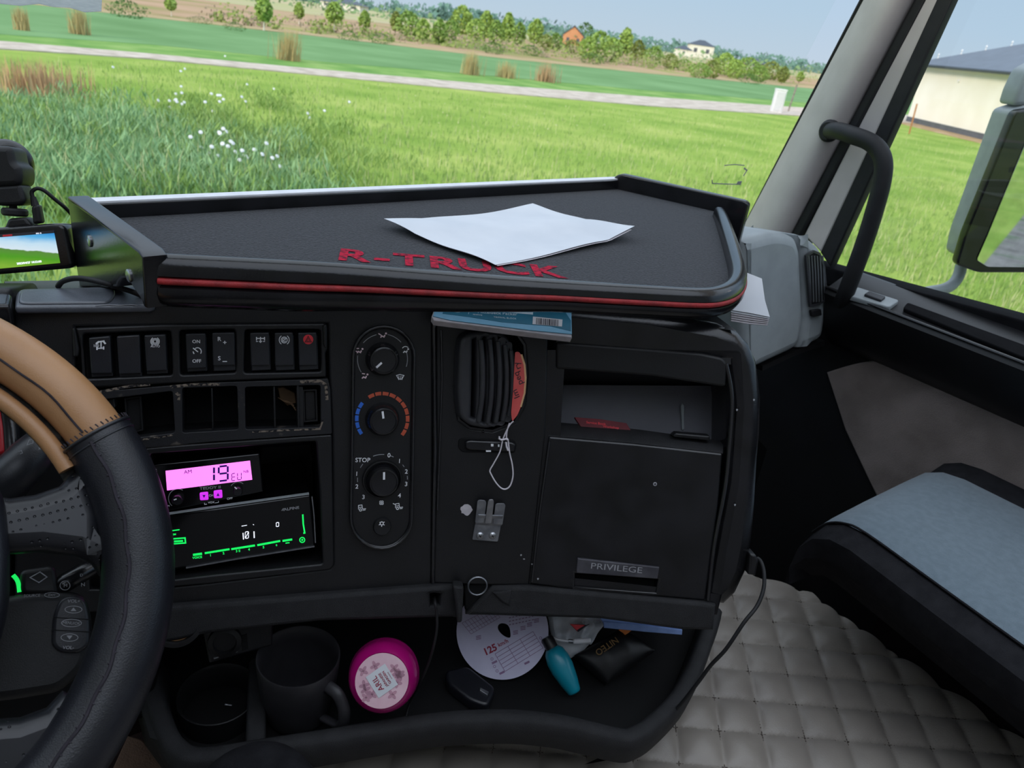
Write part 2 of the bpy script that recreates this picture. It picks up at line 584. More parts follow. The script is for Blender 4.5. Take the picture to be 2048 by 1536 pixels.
# windscreen
struct('window_1', box(WS, -.98, XW + .03, -.36, 1.25, -.006, 0, .001), M['glass'])

# passenger door: a frame with the window, seen along its inner face
def dpx(pix, n0, n1, b=.002, r=0.0, holes=(), hr=0.0):
    return ppl(FD, pix, n0, n1, b, r, holes, hr)
door = bpy.data.objects.new('door_1', None)
SC.collection.objects.link(door)
door.location = (XW, .2, CF)
WL['door_1'] = Vector(door.location)
door['kind'] = 'structure'
Zs = lambda x, y, n=0: FD.uv(x, y, n)
sill_f, sill_b = Zs(1655, 532), Zs(2048, 638)
sill = min(sill_f[1], sill_b[1])
s_slope = (sill_b[1] - sill_f[1]) / (sill_b[0] - sill_f[0])
def sl(u, d=0):
    return sill_f[1] + (u - sill_f[0]) * s_slope + d
uF, uB = -1.12, .95            # door runs from the front to behind the seat (u = -Y)
mk('door_card', plate(FD, [(uF, -1.3), (uB, -1.3), (uB, sl(uB, -.02)), (-.70, sl(-.70, -.02)), (uF, sl(uF, -.02))], -.07, 0, .004), M['plastic_d'], door)
# window seals: two stepped strips along the sill
mk('window_seal', join(plate(FD, [(-.86, sl(-.86, -.035)), (uB, sl(uB, -.035)), (uB, sl(uB, 0)), (-.86, sl(-.86, 0))], -.05, .012, .004),
                       plate(FD, [(-.86, sl(-.86, -.06)), (uB, sl(uB, -.06)), (uB, sl(uB, -.04)), (-.86, sl(-.86, -.04))], -.03, .03, .006)), M['seal'], door)
# ledge with the switch plate
l0, l1 = FD.uv(1690, 590, .085), FD.uv(2048, 728, .085)
def ledge(u):
    return l0[1] + (u - l0[0]) * (l1[1] - l0[1]) / (l1[0] - l0[0])
Ll = [(l0[0] - .04 + i * .1, ledge(l0[0] - .04 + i * .1)) for i in range(17)]
lg = loft([[FD.P(u, v - .13, 0), FD.P(u, v - .09, .05), FD.P(u, v - .010, .088), FD.P(u, v, .084), FD.P(u, v + .010, .06), FD.P(u, v + .03, .012), FD.P(u, v + .03, 0)] for u, v in Ll])
mk('armrest_ledge', lg, M['plastic'], door)
q0, q1, q2 = FD.P(-.6, ledge(-.6) + .003, .084), FD.P(-.4, ledge(-.4) + .003, .084), FD.P(-.6, ledge(-.6) + .024, .022)
FDL = Fr(q0, q1 - q0, q2 - q0)
sp = mk('switch_plate', ppl(FDL, [(1694, 590), (1713, 573), (1799, 600), (1778, 614)], -.004, .006, .002, .006), M['silver'], door)
mk('window_switch', join(ppl(FDL, [(1728, 588), (1738, 581), (1772, 592), (1762, 600)], .004, .011, .002, .003)), M['key'], sp)
mk('ledge_edge', tube([FD.P(u, v + .002, .087) for u, v in Ll], .003, 8), M['gloss'], door)
mk('grip_recess', ppl(FDL, [(1806, 616), (1815, 604), (2052, 690), (2052, 716)], -.002, .006, .002, .006), M['seal'], door)
# carpet insert low on the door
ins = cr([(1653, 745, 0), (1715, 727, 0), (1785, 720, 0), (1850, 727, 0), (1930, 748, 0), (2021, 784, 0), (2100, 850, 0)], 6)
insp = [(q[0], q[1]) for q in ins] + [(2100, 1150), (1830, 1150), (1737, 960), (1690, 860)]
mk('carpet_insert', dpx(insp, -.005, .008, .003), M['carpet'], door)
arc = cr([(1740, 684, 0), (1800, 680, 0), (1880, 700, 0), (1960, 740, 0), (2025, 785, 0)], 6)
mk('pocket_lip', prib(FD, [(q[0], q[1]) for q in arc], 12, .014, t=.016), M['rubber'], door)
# door frame front post: tan-grey strip and black seals around the glass
def post(x0t, x1t, x0b, x1b, ytop, ybot0, ybot1, n0, n1, b=.004):
    a, c = FD.uv(x0t, ytop, n1), FD.uv(x1t, ytop, n1)
    d, e2 = FD.uv(x1b, ybot1, n1), FD.uv(x0b, ybot0, n1)
    k = 1.6
    ext = lambda p, q: (q[0] + (p[0] - q[0]) * k, q[1] + (p[1] - q[1]) * k)
    return plate(FD, [e2, d, ext(c, d), ext(a, e2)], n0, n1, b)
mk('door_frame', post(1843, 1876, 1608, 1642, 0, 470, 505, -.05, .012), M['pillar'], door)
mk('glass_seal', post(1872, 1904, 1640, 1660, 0, 505, 535, -.01, .014), M['rubber'], door)
gv = FD.uv(1890, 0, -.03)
# side glass
g0, g1 = FD.uv(1650, 530, -.04), FD.uv(1900, 0, -.04)
kx = (g1[0] - g0[0]) / (g1[1] - g0[1])
struct('window_2', plate(FD, [(g0[0] - .02, sl(g0[0], -.05)), (uB, sl(uB, -.05)), (uB, .6), (g0[0] + kx * (.6 - g0[1]), .6)], -.034, -.03, .0005), M['glass'])
struct('trim_2', plate(FD, [(uB, -1.3), (uB + .4, -1.3), (uB + .4, .95), (uB, .95)], -.06, 0, .004), M['pillar'])
struct('trim_3', plate(FD, [(-.74, .55), (uB, .55), (uB, .95), (-.62, .95)], -.06, .01, .004), M['pillar'])

# A pillar: grey cover, black windscreen edge, dark door seal
def pil(xl, xr, yl, yr, xlt, xrt, n0, n1, b):
    a, c = FD.uv(xlt, 0, n1), FD.uv(xrt, 0, n1)
    e2, d = FD.uv(xl, yl, n1), FD.uv(xr, yr, n1)
    k = 1.9
    k0 = -.35
    ex = lambda p, q, t: (q[0] + (p[0] - q[0]) * t, q[1] + (p[1] - q[1]) * t)
    return plate(FD, [ex(a, e2, k0), ex(c, d, k0), ex(c, d, k), ex(a, e2, k)], n0, n1, b)
def cover_ring(k):
    out = []
    for i in range(15):
        t = i / 14
        n = -.03 + .075 * max(0, sin(pi * (.08 + t * .84))) ** .7
        lo_, hi_ = FD.uv(1500 + 104 * t, 428 + 12 * t, n), FD.uv(1727 + 105 * t, 0, n)
        out.append(FD.P(lo_[0] + (hi_[0] - lo_[0]) * k, lo_[1] + (hi_[1] - lo_[1]) * k, n))
    return out
struct('trim_1', loft([cover_ring(k) for k in (-.4, 0, .5, 1, 1.9)], False, False), M['pillar'], None, 80)
struct('trim_4', pil(1600, 1614, 430, 448, 1826, 1850, -.05, .016, .006), M['rubber'])
eL0, eL1 = WS.uv(1500, 430), WS.uv(1722, 0)
kk = (eL1[0] - eL0[0]) / (eL1[1] - eL0[1])
def wu(v, d):
    return eL0[0] + kk * (v - eL0[1]) + d
struct('trim_5', plate(WS, [(wu(-.3, -.007), -.3), (wu(-.3, .2), -.3), (wu(1.2, .2), 1.2), (wu(1.2, -.007), 1.2)], 0, .006, .002), M['rubber'])
struct('trim_6', join(box(WS, -.98, 1.6, 1.10, 1.28, -.01, .03, .004)), M['pillar'])

# grab handle on the pillar
hn = .055
hp = [FD.px(1662, 262, .045), FD.px(1678, 262, .075), FD.px(1706, 271, .095), FD.px(1738, 283, .10), FD.px(1758, 301, .10), FD.px(1767, 328, .10),
      FD.px(1763, 368, .10), FD.px(1748, 425, .10), FD.px(1728, 488, .10), FD.px(1706, 548, .10), FD.px(1690, 590, .09), FD.px(1680, 612, .05)]
gh = thing('grab_handle', FD.px(1680, 612, .05), 'black bent tube grab handle fixed between the grey pillar and the door sill', 'grab handle')
mk('grip', tube(cr(hp, 6), .0155, 14), M['rubber'], gh, 60)
mk('mounting_foot', lathe(FD.px(1663, 262, .035), FD.n, [(.017, 0), (.021, .004), (.021, .010), (.016, .016)], 20), M['rubber'], gh)

# side mirror outside the passenger window
XMr = 1.78
FM = Fr(atd(1990, 380, 1.95), (.80, -.60, 0), (0, 0, 1))
FM = Fr(FM.o, FM.u, Vector((0, 0, 1)))
mr = thing('side_mirror', FM.px(1960, 560), 'large grey and black side mirror outside the passenger window', 'mirror')
hous = [(1995, 205), (2080, 190), (2120, 545), (1960, 546), (1890, 512), (1902, 470)]
mk('housing', ppl(FM, [(2020, 222), (2140, 185), (2140, 520), (1975, 540), (1918, 514), (1928, 470)], -.10, -.02, .012, .012), M['silver'], mr)
mk('upper_housing', ppl(FM, [(2056, 140), (2150, 90), (2150, 208), (2026, 212), (2036, 180)], -.10, -.03, .01, .012), M['silver'], mr)
mk('mirror_frame', ppl(FM, [(2031, 222), (2160, 200), (2160, 546), (1958, 546), (1912, 530), (1930, 470)], -.03, .0, .006, .014), M['gloss'], mr)
mk('mirror_glass', ppl(FM, [(2075, 228), (2160, 215), (2160, 536), (1975, 534), (1953, 520), (1975, 470)], -.001, .003, .001, .008), mat('mirror_glass_silver', 'c9d0d2', .02, metal=1.0, emit=None), mr)
mk('mirror_arm', tube(cr([FM.px(1925, 520, -.10), FM.px(1915, 556, -.08), FM.px(1893, 576, -.06), FM.px(1850, 585, -.05), FM.px(1800, 600, 0)], 6), .016, 12), M['silver'], mr, 60)

# silver-grey dashboard end with its vent, against the door
FP = Fr(Vector((XW - .01, .72, 2.6 - .42)), (cos(radians(-4)), sin(radians(-4)), 0), (0, .14, 1))
pod = thing('dashboard_end_cover', FP.px(1570, 720), 'silver grey rounded dashboard end cover with a slatted vent beside the passenger door', 'dashboard cover')
mk('cover', ppl(FP, [(1487, 480), (1560, 462), (1598, 474), (1606, 500), (1612, 640), (1604, 696), (1525, 733), (1487, 750)], -.15, 0, .02, [.01, .03, .02, .01, .02, .03, .01, .01]), M['silver'], pod, 50)
mk('end_panel', ppl(FP, [(1603, 470), (1622, 476), (1650, 500), (1658, 545), (1659, 610), (1648, 680), (1602, 700), (1611, 640)], -.13, -.003, .018, [.004, .02, .03, .02, .02, .02, .004, .01]), M['silver'], pod, 50)
vent_o = [(1614, 512), (1628, 503), (1640, 508), (1649, 535), (1653, 580), (1650, 600), (1640, 608), (1622, 612)]
ve = mk('vent', ppl(FP, vent_o, -.004, .003, .0015, .008), M['void'], pod)
mk('vent_frame', prib(FP, vent_o, 3, .004, True, .004), M['vent'], ve)
for i in range(6):
    x = 1618 + i * 5.6
    mk('slat', prib(FP, [(x, 512), (x + 2, 545), (x + 4, 604)], 2.2, .004, t=.004), M['slat'], ve)
mk('vent_knob', ppl(FP, [(1624, 621), (1643, 618), (1645, 631), (1626, 635)], -.002, .006, .002, .004), M['rubber'], pod)
mk('lower_edge', prib(FP, [(1525, 737), (1600, 702), (1650, 686)], 7, -.012, t=.1), M['plastic_d'], pod)

# marks on the windscreen glass
tag(mk('windscreen_sticker', ppl(WS, [(-40, -40), (206, -40), (203, 23), (170, 25), (140, 16), (105, 14), (78, 8), (40, 12), (-40, 4)], .0005, .0012, .0002), M['film']), 'torn white paper strip stuck to the top left of the windscreen', 'sticker')
rs_ = [(1426, 366), (1448, 334), (1488, 330), (1492, 346), (1483, 368)]
tag(mk('sticker_residue', join(prib(WS, [(1449, 331), (1470, 329), (1489, 331)], 1.2, .0008), prib(WS, [(1488, 336), (1494, 341), (1487, 352)], 2, .0008), prib(WS, [(1424, 360), (1425, 367), (1450, 368), (1482, 369)], 1.4, .0008), prib(WS, [(1474, 366), (1483, 365)], 4, .0008)), M['mark_dim']), 'dotted outline left by a removed sticker on the windscreen near the grey pillar', 'sticker mark')
# ------------------------------------------------------------------ dashboard body
def bot(F, x, n=0.0):
    return F.uv(x, 1172, n)
dash = thing('dashboard', FB.px(900, 1170), 'black plastic truck dashboard curving round under the carpeted shelf', 'dashboard')
a1 = [(28, 612), (300, 606), (600, 602), (866, 600), (866, 900), (864, 1172), (640, 1192), (330, 1216), (120, 1230), (28, 1235)]
mk('console_panel', ppl(FA, a1, -.012, 0, .003, holes=[
    [(152, 654), (655, 648), (658, 760), (664, 880), (666, 1128), (660, 1138), (420, 1166), (290, 1180), (180, 1180), (150, 780)]]), M['plastic'], dash)
mk('console_edge', tube([FA.px(868, 640, .001), FA.px(870, 900, .001), FA.px(866, 1168, .001)], .0022, 10), M['edge'], dash)
mk('vent_column_panel', ppl(FB, [(871, 600), (1098, 604), (1092, 870), (1060, 1172), (866, 1168), (872, 900)], -.012, 0, .003, holes=[
    [FBp for FBp in [(916, 700), (922, 672), (942, 661), (1000, 660), (1034, 668), (1049, 690), (1053, 750), (1048, 810), (1030, 845), (985, 862), (940, 856), (918, 840), (913, 800)]]]), M['plastic'], dash)
mk('column_edge', tube([FB.px(x, y, .001) for x, y in ((882, 660), (884, 760), (879, 900), (875, 1020))], .0014, 8), M['edge'], dash)
# top cap over the console and its lids
FT = Fr(FA.px(150, 611), FA.u, Vector((FA.n.x, FA.n.y, 0)) * -1)
mk('top_cap', ppl(FT, [(29, 613), (31, 586), (40, 577), (300, 570), (310, 608), (300, 611)], -.004, .004, .003, [.003, .01, .008, .002, .002, .002]), M['cap'], dash)
mk('lid', ppl(FT, [(36, 606), (40, 580), (228, 574), (231, 586), (222, 600), (212, 604)], 0, .0062, .002, .01), M['cap'], dash)
mk('worn_edge', prib(FT, [(190, 610.5), (215, 609), (240, 610), (262, 609), (275, 610)], 2.2, .0046), M['mark_dim'], dash)
topA, topB, topC = FA.px(866, 600), FB.px(1096, 600), FC.px(1480, 636)
back = [FA.px(30, 612), FA.px(300, 606), topA, topB, topC]
rows = []
for dy, dz in ((0, -.004), (.06, .0), (.14, -.01), (.26, -.09), (.34, -.22)):
    rows.append([Vector((p.x * (1 + dy * .35), min(p.y + dy, 1.08), p.z + dz - .012)) for p in back])
mk('top_deck', join(loft(rows, False, False)), M['plastic'], dash)
# lower lip running under all three faces
lipA = [(318, 1216), (640, 1191), (905, 1171), (925, 1180), (923, 1240), (905, 1236), (640, 1244), (420, 1268), (318, 1290)]
mk('lower_lip', ppl(FA, lipA, -.03, .010, .005, holes=[[(861, 1190), (866, 1188), (882, 1190), (880, 1212), (862, 1213)]]), M['grain'], dash)
mk('lower_lip', ppl(FC, [(985, 1172), (1060, 1174), (1410, 1206), (1433, 1212), (1428, 1262), (1364, 1261), (1200, 1239), (930, 1231), (930, 1226)], -.03, .008, .005), M['grain'], dash)
mk('lip_bracket', ppl(FB, [(905, 1172), (928, 1174), (924, 1246), (914, 1247), (912, 1215)], .004, .022, .003, .004), M['grain'], dash)
nb = mk('socket_niche', ppl(FB, [(928, 1168), (1004, 1168), (994, 1210), (984, 1222), (930, 1220)], -.05, -.006, .002), M['void'], dash)
so_ = FB.at(955, 1172, .004)
mk('socket_ring', tube([so_.P(cos(a) * .0115, sin(a) * .0115, 0) for a in [2 * pi * i / 28 for i in range(28)]], .0012, 6, True), M['steel'], dash, 60)
mk('niche_rib', ppl(FB, [(985, 1186), (1024, 1180), (1020, 1214), (1004, 1206)], -.01, .006, .003), M['grain'], dash)
# round cable hole near the wheel
ch = FA.at(352, 1258, .012)
mk('cup_ring', lathe(ch.o - ch.n * .02, ch.n + Vector((0, 0, .5)), [(.012, -.02), (.026, -.02), (.028, .012), (.0235, .016), (.0215, .006), (.019, -.015)], 32), M['grain'], dash)
mk('ring_lining', lathe(ch.o - ch.n * .018, ch.n + Vector((0, 0, .5)), [(.0185, -.004), (.0205, .006), (.0195, .0065), (.0175, -.003)], 28, False), M['tanwire'], dash)
# chips in the paint
for k, (x, y, rx, ry) in enumerate([(933, 1019, 12, 12), (1042, 1110, 1.8, 2.2), (1048, 1118, 2.2, 1.4), (1064, 1128, 2, 1.5), (416, 607, 6, 2)]):
    F = FA if x < 870 else FB
    s = F.sc(x, y)
    rng = random.Random(k)
    u, v = F.uv(x, y)
    pts = [(u + cos(a) * rx * s * rng.uniform(.75, 1.1), v + sin(a) * ry * s * rng.uniform(.75, 1.1)) for a in [2 * pi * i / 18 for i in range(18)]]
    c = mk('paint_chip', sheet(F, pts, .0006, .0005), M['paper_edge'] if k == 0 else M['mark_dim'], dash)

# ---- upper switch panel
swp = thing('switch_panel', FA.px(400, 750), 'upper dashboard panel with eight black rocker switches in three bays', 'switch panel')
bays = [[(165, 668), (341, 662), (345, 750), (170, 758)], [(359, 661), (470, 659), (472, 745), (361, 750)], [(490, 660), (641, 659), (642, 743), (488, 746)]]
mk('bezel', ppl(FA, [(150, 656), (300, 650), (648, 647), (655, 650), (655, 700), (651, 706), (653, 754), (400, 764), (168, 776), (162, 700)], -.006, .005, .002, .002, holes=bays, hr=.003), M['plastic'], swp)
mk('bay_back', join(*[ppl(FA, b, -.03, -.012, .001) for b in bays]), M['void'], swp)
mk('end_tab', ppl(FA, [(646, 650), (654, 649), (655, 690), (652, 698), (647, 690)], .004, .010, .002, .002), M['plastic'], swp)
mk('end_tab', ppl(FA, [(143, 656), (150, 655), (158, 700), (156, 714), (146, 714)], .0, .007, .002, .002), M['plastic'], swp)
sws = [((177, 676), (220, 672), (224, 747), (182, 748), 755), ((233, 673), (279, 670), (282, 747), (238, 749), 755), ((288, 671), (331, 669), (334, 741), (293, 743), 749),
       ((371, 668), (411, 667), (413, 736), (374, 738), 744), ((424, 666), (469, 665), (470, 731), (426, 732), 743),
       ((500, 666), (538, 665), (540, 731), (502, 732), 742), ((549, 666), (586, 665), (588, 731), (550, 732), 742), ((596, 666), (633, 665), (635, 731), (598, 732), 741)]
SW = []
for a, b, c, d, yb in sws:
    cap = ppl(FA, [a, b, c, d], -.004, .0075, .0012, .0015)
    skirt = ppl(FA, [(a[0] + 1, a[1] + 6), (b[0] + 2, b[1] + 6), (c[0] + 2, yb - 2), (d[0] + 1, yb)], -.012, .003, .001, .001)
    SW.append(mk('rocker_switch', join(cap, skirt), M['key'], swp))
NS = .0079
def S(pix, w=1.6, closed=False):
    return prib(FA, pix, w, NS, closed)
def C(x, y, r, a0=0, a1=360, n=20, w=1.5, F=None, nn=None):
    F = F or FA
    return prib(F, [(x + r * cos(radians(a0 + (a1 - a0) * i / n)), y - r * sin(radians(a0 + (a1 - a0) * i / n))) for i in range(n + (0 if abs(a1 - a0) >= 360 else 1))], w, NS if nn is None else nn, abs(a1 - a0) >= 360)
def D(x, y, r, F=None, nn=None):
    F = F or FA
    n = NS if nn is None else nn
    u, v = F.uv(x, y, n)
    return sheet(F, ell(u, v, r * F.sc(x, y), n=24), n, .0004)
def TX(x, y, s, h, **k):
    return ptext(FA, x, y, s, h, NS, **k)
# symbols
mk('symbol', join(S([(196, 684), (209, 682)], 3), S([(192, 688), (198, 683)], 4), S([(206, 682), (211, 688)], 3.5), S([(202, 684), (202, 698)], 2.2), S([(195, 697), (207, 696)], 2.2),
     S([(194, 694), (194, 700)], 3), S([(207, 693), (207, 699)], 3), TX(192, 691.5, '100', 6, sx=.9)), M['mark'], SW[0])
mk('symbol', join(C(310, 683, 3.5), C(310, 683, 6), C(310, 683, 8.5, 120, 240, 10), C(310, 683, 8.5, -60, 60, 10), TX(310.5, 692.5, 'AUTO', 4.6, bold=.01)), M['mark'], SW[2])
mk('symbol', join(TX(392.5, 683, 'ON', 7, bold=.01), TX(393.5, 722, 'OFF', 7, bold=.01), C(395, 703, 7.5, -35, 130, 14, 1.8), S([(386, 696), (396, 704)], 2), S([(386, 703), (388, 708)], 2)), M['mark'], SW[3])
mk('symbol', join(TX(438.5, 678, 'R', 8.5, bold=.012), TX(449.5, 685, '+', 9, bold=.02), TX(438.5, 716.5, 'S', 8.5, bold=.012), S([(445, 723), (454, 723)], 1.8)), M['mark'], SW[4])
mk('symbol', join(S([(513, 677), (529, 677)], 2), S([(513, 674), (513, 681)], 2), S([(529, 674), (529, 681)], 2), S([(521, 674), (521, 684)], 2), S([(518, 682), (521, 685), (524, 682)], 1.6),
     S([(512, 683), (516, 683)], 1.4), S([(526, 683), (530, 683)], 1.4)), M['mark'], SW[5])
mk('symbol', join(C(568.5, 680, 6), C(568.5, 680, 3.5, 30, 330, 12), C(568.5, 680, 10, 125, 235, 10), C(568.5, 680, 10, -55, 55, 10), S([(563, 684), (574, 676)], 1.6)), M['mark'], SW[6])
hz = mk('hazard_mark', D(616.5, 679, 10), M['red'], SW[7])
hz['label'] = 'red hazard warning mark'
mk('hazard_triangle', join(prib(FA, [(616.5, 672.5), (623, 684), (610, 684)], 1.3, NS + .0004, True), prib(FA, [(616.5, 676.5), (620, 682.3), (613, 682.3)], 1, NS + .0004, True)), M['maroon'], SW[7])

# ---- lower bezel with the emptied switch bays
lp = thing('empty_switch_panel', FA.px(400, 870), 'scuffed lower dashboard panel with emptied switch openings and bare wires', 'switch panel')
holes2 = [[(205, 799), (345, 782), (350, 866), (215, 883)], [(364, 776), (474, 772), (477, 859), (365, 866)], [(490, 774), (641, 770), (642, 854), (491, 859)]]
mk('bezel', ppl(FA, [(168, 786), (400, 766), (640, 758), (656, 757), (661, 780), (664, 868), (420, 884), (200, 905), (180, 860)], -.01, .004, .0007, .002, holes=holes2, hr=.003), M['worn'], lp)
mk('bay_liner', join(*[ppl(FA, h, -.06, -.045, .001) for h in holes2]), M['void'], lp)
def bay_walls(h):
    o = [FA.uv(*q) for q in h]
    cu, cv = sum(p[0] for p in o) / 4, sum(p[1] for p in o) / 4
    big = [(cu + (p[0] - cu) * 1.06, cv + (p[1] - cv) * 1.08) for p in o]
    return plate(FA, big, -.05, -.0095, .0005, [o])
mk('bay_wall', join(*[bay_walls(h) for h in holes2]), M['plastic_d'], lp)
for x0, x1, y0, y1 in ((423, 426, 776, 862), (547, 551, 772, 858), (594, 599, 770, 856)):
    mk('divider', ppl(FA, [(x0 - 1, y0), (x1 - 1, y0), (x1 + 1, y1), (x0 + 1, y1)], -.03, .001, .0008), M['plastic'], lp)
mk('divider', ppl(FA, [(597, 773), (606, 773), (608, 854), (599, 855)], -.03, -.001, .0008), M['plastic'], lp)
for pts in ([(607, 781), (632, 780), (634, 841), (609, 843)], [(250, 798), (281, 794), (285, 860), (256, 866)]):
    ins_ = mk('socket_insert', ppl(FA, pts, -.03, -.012, .002, .004), M['plastic'], lp)
    mk('insert_rim', prib(FA, pts, 3, -.006, True, .004), M['plastic'], ins_)
mk('end_clip', ppl(FA, [(210, 800), (228, 797), (231, 815), (214, 818)], -.03, -.004, .001, .001), M['plastic'], lp)
mk('torn_plastic', ppl(FA, [(555, 776), (566, 774), (590, 786), (592, 806), (575, 812), (560, 798)], -.044, -.034, .001), M['tanwire'], lp)
for i in range(4):
    p0, p1 = FA.px(556 + i * 3, 795 + i * 2, -.03), FA.px(586 + i * 2, 806 + i * 5, -.024)
    mk('bare_wire', tube(cr([p0, (p0 + p1) / 2 + FA.v * .002 * (i - 1), p1], 4), .0006, 6), M['tanwire'], lp)
for pts in ([(200, 784), (235, 777), (268, 771), (300, 769)], [(340, 774), (375, 770), (410, 768), (440, 769)], [(600, 764), (640, 762), (652, 770), (654, 800)], [(352, 786), (358, 790), (357, 800)], [(505, 864), (560, 861), (640, 858), (646, 840)], [(278, 880), (310, 876), (345, 870)]):
    mk('scuff', prib(FA, pts, 6 if pts[0][1] < 788 else 3.5, .0043), M['scrape'], lp)

# ---- radio bay frame, CB radio and car stereo
bay = [(300, 908), (632, 882), (640, 985), (646, 1128), (430, 1150), (300, 1166)]
mk('bay_frame', ppl(FA, [(186, 905), (420, 885), (664, 869), (668, 1130), (660, 1140), (420, 1168), (200, 1186)], -.01, .003, .002, .003, holes=[bay], hr=.003), M['plastic'], dash)
o_ = [FA.uv(*q) for q in bay]
mk('bay_wall', join(plate(FA, [(p[0] * 1.0 + (p[0] - o_[0][0]) * .02, p[1] + (.006 if i < 2 else -.004)) for i, p in enumerate(o_)], -.16, -.0095, .0005, [o_]),
                    plate(FA, o_, -.165, -.155, .001)), M['plastic_d'], dash)
mk('bay_shoulder', loft([[FA.px(300, 893, .003), FA.px(640, 873, .003)], [FA.px(300, 903, .001), FA.px(640, 881, .001)], [FA.px(300, 912, -.02), FA.px(636, 888, -.02)]], False, False), M['gloss'], dash)

cb = thing('cb_radio', FA.px(430, 1020, -.02), 'small radio with a lit pink display above the green-lit stereo', 'radio')
NC = -.012
cbq = [(300, 930), (519, 906), (527, 984), (336, 1024), (318, 1022)]
mk('body', ppl(FA, cbq, -.13, NC, .002, .002), M['smoked'], cb)
NF = NC + .0006
sc_ = mk('display', ppl(FA, [(331, 942), (500, 921.5), (504.5, 959.5), (334, 981)], NC - .002, NF, .0002), M['pink_led'], cb)
sc_['label'] = 'lit pink display'
def seg(F, x, y, h, wd, segs, ln, nn=None, sk=-.12):
    """seven-segment digit; h, wd in photo pixels"""
    P = {'a': ((0, 0), (1, 0)), 'b': ((1, 0), (1, .5)), 'c': ((1, .5), (1, 1)), 'd': ((0, 1), (1, 1)), 'e': ((0, .5), (0, 1)), 'f': ((0, 0), (0, .5)), 'g': ((0, .5), (1, .5))}
    gs = []
    for s in segs:
        (a, b), (c, d) = P[s]
        g = .09
        dx, dy = c - a, d - b
        p0 = (x + (a + dx * g) * wd, y + (b + dy * g) * h)
        p1 = (x + (c - dx * g) * wd, y + (d - dy * g) * h)
        gs.append(prib(F, [(p0[0], p0[1] + sk * (p0[0] - x)), (p1[0], p1[1] + sk * (p1[0] - x))], ln, NF + .0005 if nn is None else nn))
    return join(*gs)
mk('digits', join(seg(FA, 427, 934, 28, 1, 'bc', 4.2), seg(FA, 437.5, 933.5, 29, 18, 'abcdfg', 4)), M['violet_ink'], sc_)
mk('small_letters', join(seg(FA, 463.5, 947.5, 14, 7, 'adefg', 1.4), seg(FA, 475, 946, 14, 7.5, 'bcdef', 1.4),
     ptext(FA, 376, 943.5, 'AM', 8, NF + .0005, 7), ptext(FA, 492, 943, 'NB', 5.5, NF + .0005, 7)), M['violet_ink'], sc_)
mk('brand_lettering', ptext(FA, 420.5, 975.5, 'TEDDY II', 6, NF, 5, sx=1.25, bold=.012), M['mark_dim'], cb)
for x, y, up_ in ((408, 993, 0), (436, 989, 1)):
    bt = mk('channel_button', ppl(FA, [(x - 9, y - 7), (x + 8, y - 9), (x + 9, y + 7), (x - 8, y + 8)], NC - .001, NF + .001, .0006, .0015), M['violet_led'], cb)
    mk('arrow_mark', sheet(FA, [FA.uv(x + dx, y + (dy if up_ == 0 else -dy), NF + .0015) for dx, dy in ((-3, -3), (3, -3), (0, 3))], NF + .0015, .0004), M['violet_ink'], bt)
for x, y, r, a in ((356, 997, 19, 200), (476, 980, 16, 140)):
    F = FA.at(x, y, NC)
    s = FA.sc(x, y)
    kb = mk('knob', lathe(F.o, F.n, [(r * s * .62, 0), (r * s * .6, .006), (r * s * .5, .0075)], 28), M['gloss'], cb)
    mk('pointer', prib(FA, [(x + 3 * cos(radians(a)), y - 3 * sin(radians(a))), (x + 9 * cos(radians(a)), y - 9 * sin(radians(a)))], 2.2, NC + .008), M['mark'], kb)
    mk('knob_scale', C(x, y, r, 60 if x < 400 else 50, 230 if x < 400 else 150, 16, 1.2, nn=NF), M['mark_dim'], cb)
mk('panel_print', join(ptext(FA, 422, 991, 'CH', 4.5, NF, 6), ptext(FA, 459.5, 997, 'OFF', 4.6, NF, 6), ptext(FA, 422.5, 1005, 'VOX', 4.2, NF, 6), ptext(FA, 337, 1012, 'M', 4, NF, 6),
     prib(FA, [(409, 1006), (409, 1009), (414, 1008.3)], .9, NF), prib(FA, [(430, 1006), (437, 1005), (437, 1002)], .9, NF), ptext(FA, 309, 941, 'AC', 5, NF, 8)), M['mark'], cb)
mk('lit_edge', prib(FA, [(310, 950), (318, 985), (328, 1022)], 1.6, NF), M['violet_led'], cb)

st = thing('car_stereo', FA.px(470, 1130, -.02), 'black car stereo with green lit keys below the pink display radio', 'car stereo')
NT = -.008
stq = [(310, 1034), (621, 989), (631, 1093), (378, 1134), (318, 1146)]
mk('faceplate', ppl(FA, stq, -.15, NT, .0025, .003), M['smoked'], st)
NU = NT + .0006
NS2 = NU
mk('top_edge', prib(FA, [(316, 1033), (332, 1029), (470, 1009), (618, 988)], 3.2, NT + .001, t=.004), M['silver'], st)
mk('bottom_edge', prib(FA, [(372, 1136), (480, 1117), (629, 1093)], 3.2, NT + .001, t=.004), M['steel'], st)
mk('side_edge', prib(FA, [(624, 994), (628, 1030), (631, 1086)], 2, NT + .001, t=.003), M['steel'], st)
mk('brand_lettering', join(ptext(FA, 583, 1017, 'ALPINE', 5.6, NU, 9, sx=1.2, bold=.015), *[prib(FA, [(563 + i * 2.2, 1021.5), (567 + i * 2.2, 1016.5)], 1.0, NU) for i in range(3)]), M['mark_dim'], st)
def gl(pix, wd):
    return prib(FA, pix, wd, NU)
mk('key_light', join(gl([(386, 1110), (404, 1107.5)], 5), gl([(409.5, 1106.5), (459, 1098.5)], 4.2), gl([(462.5, 1098.5), (510, 1091)], 4.2), gl([(514.5, 1090.5), (560.5, 1082)], 4.2), gl([(565, 1082), (584.5, 1079)], 4.2)), M['green_led'], st)
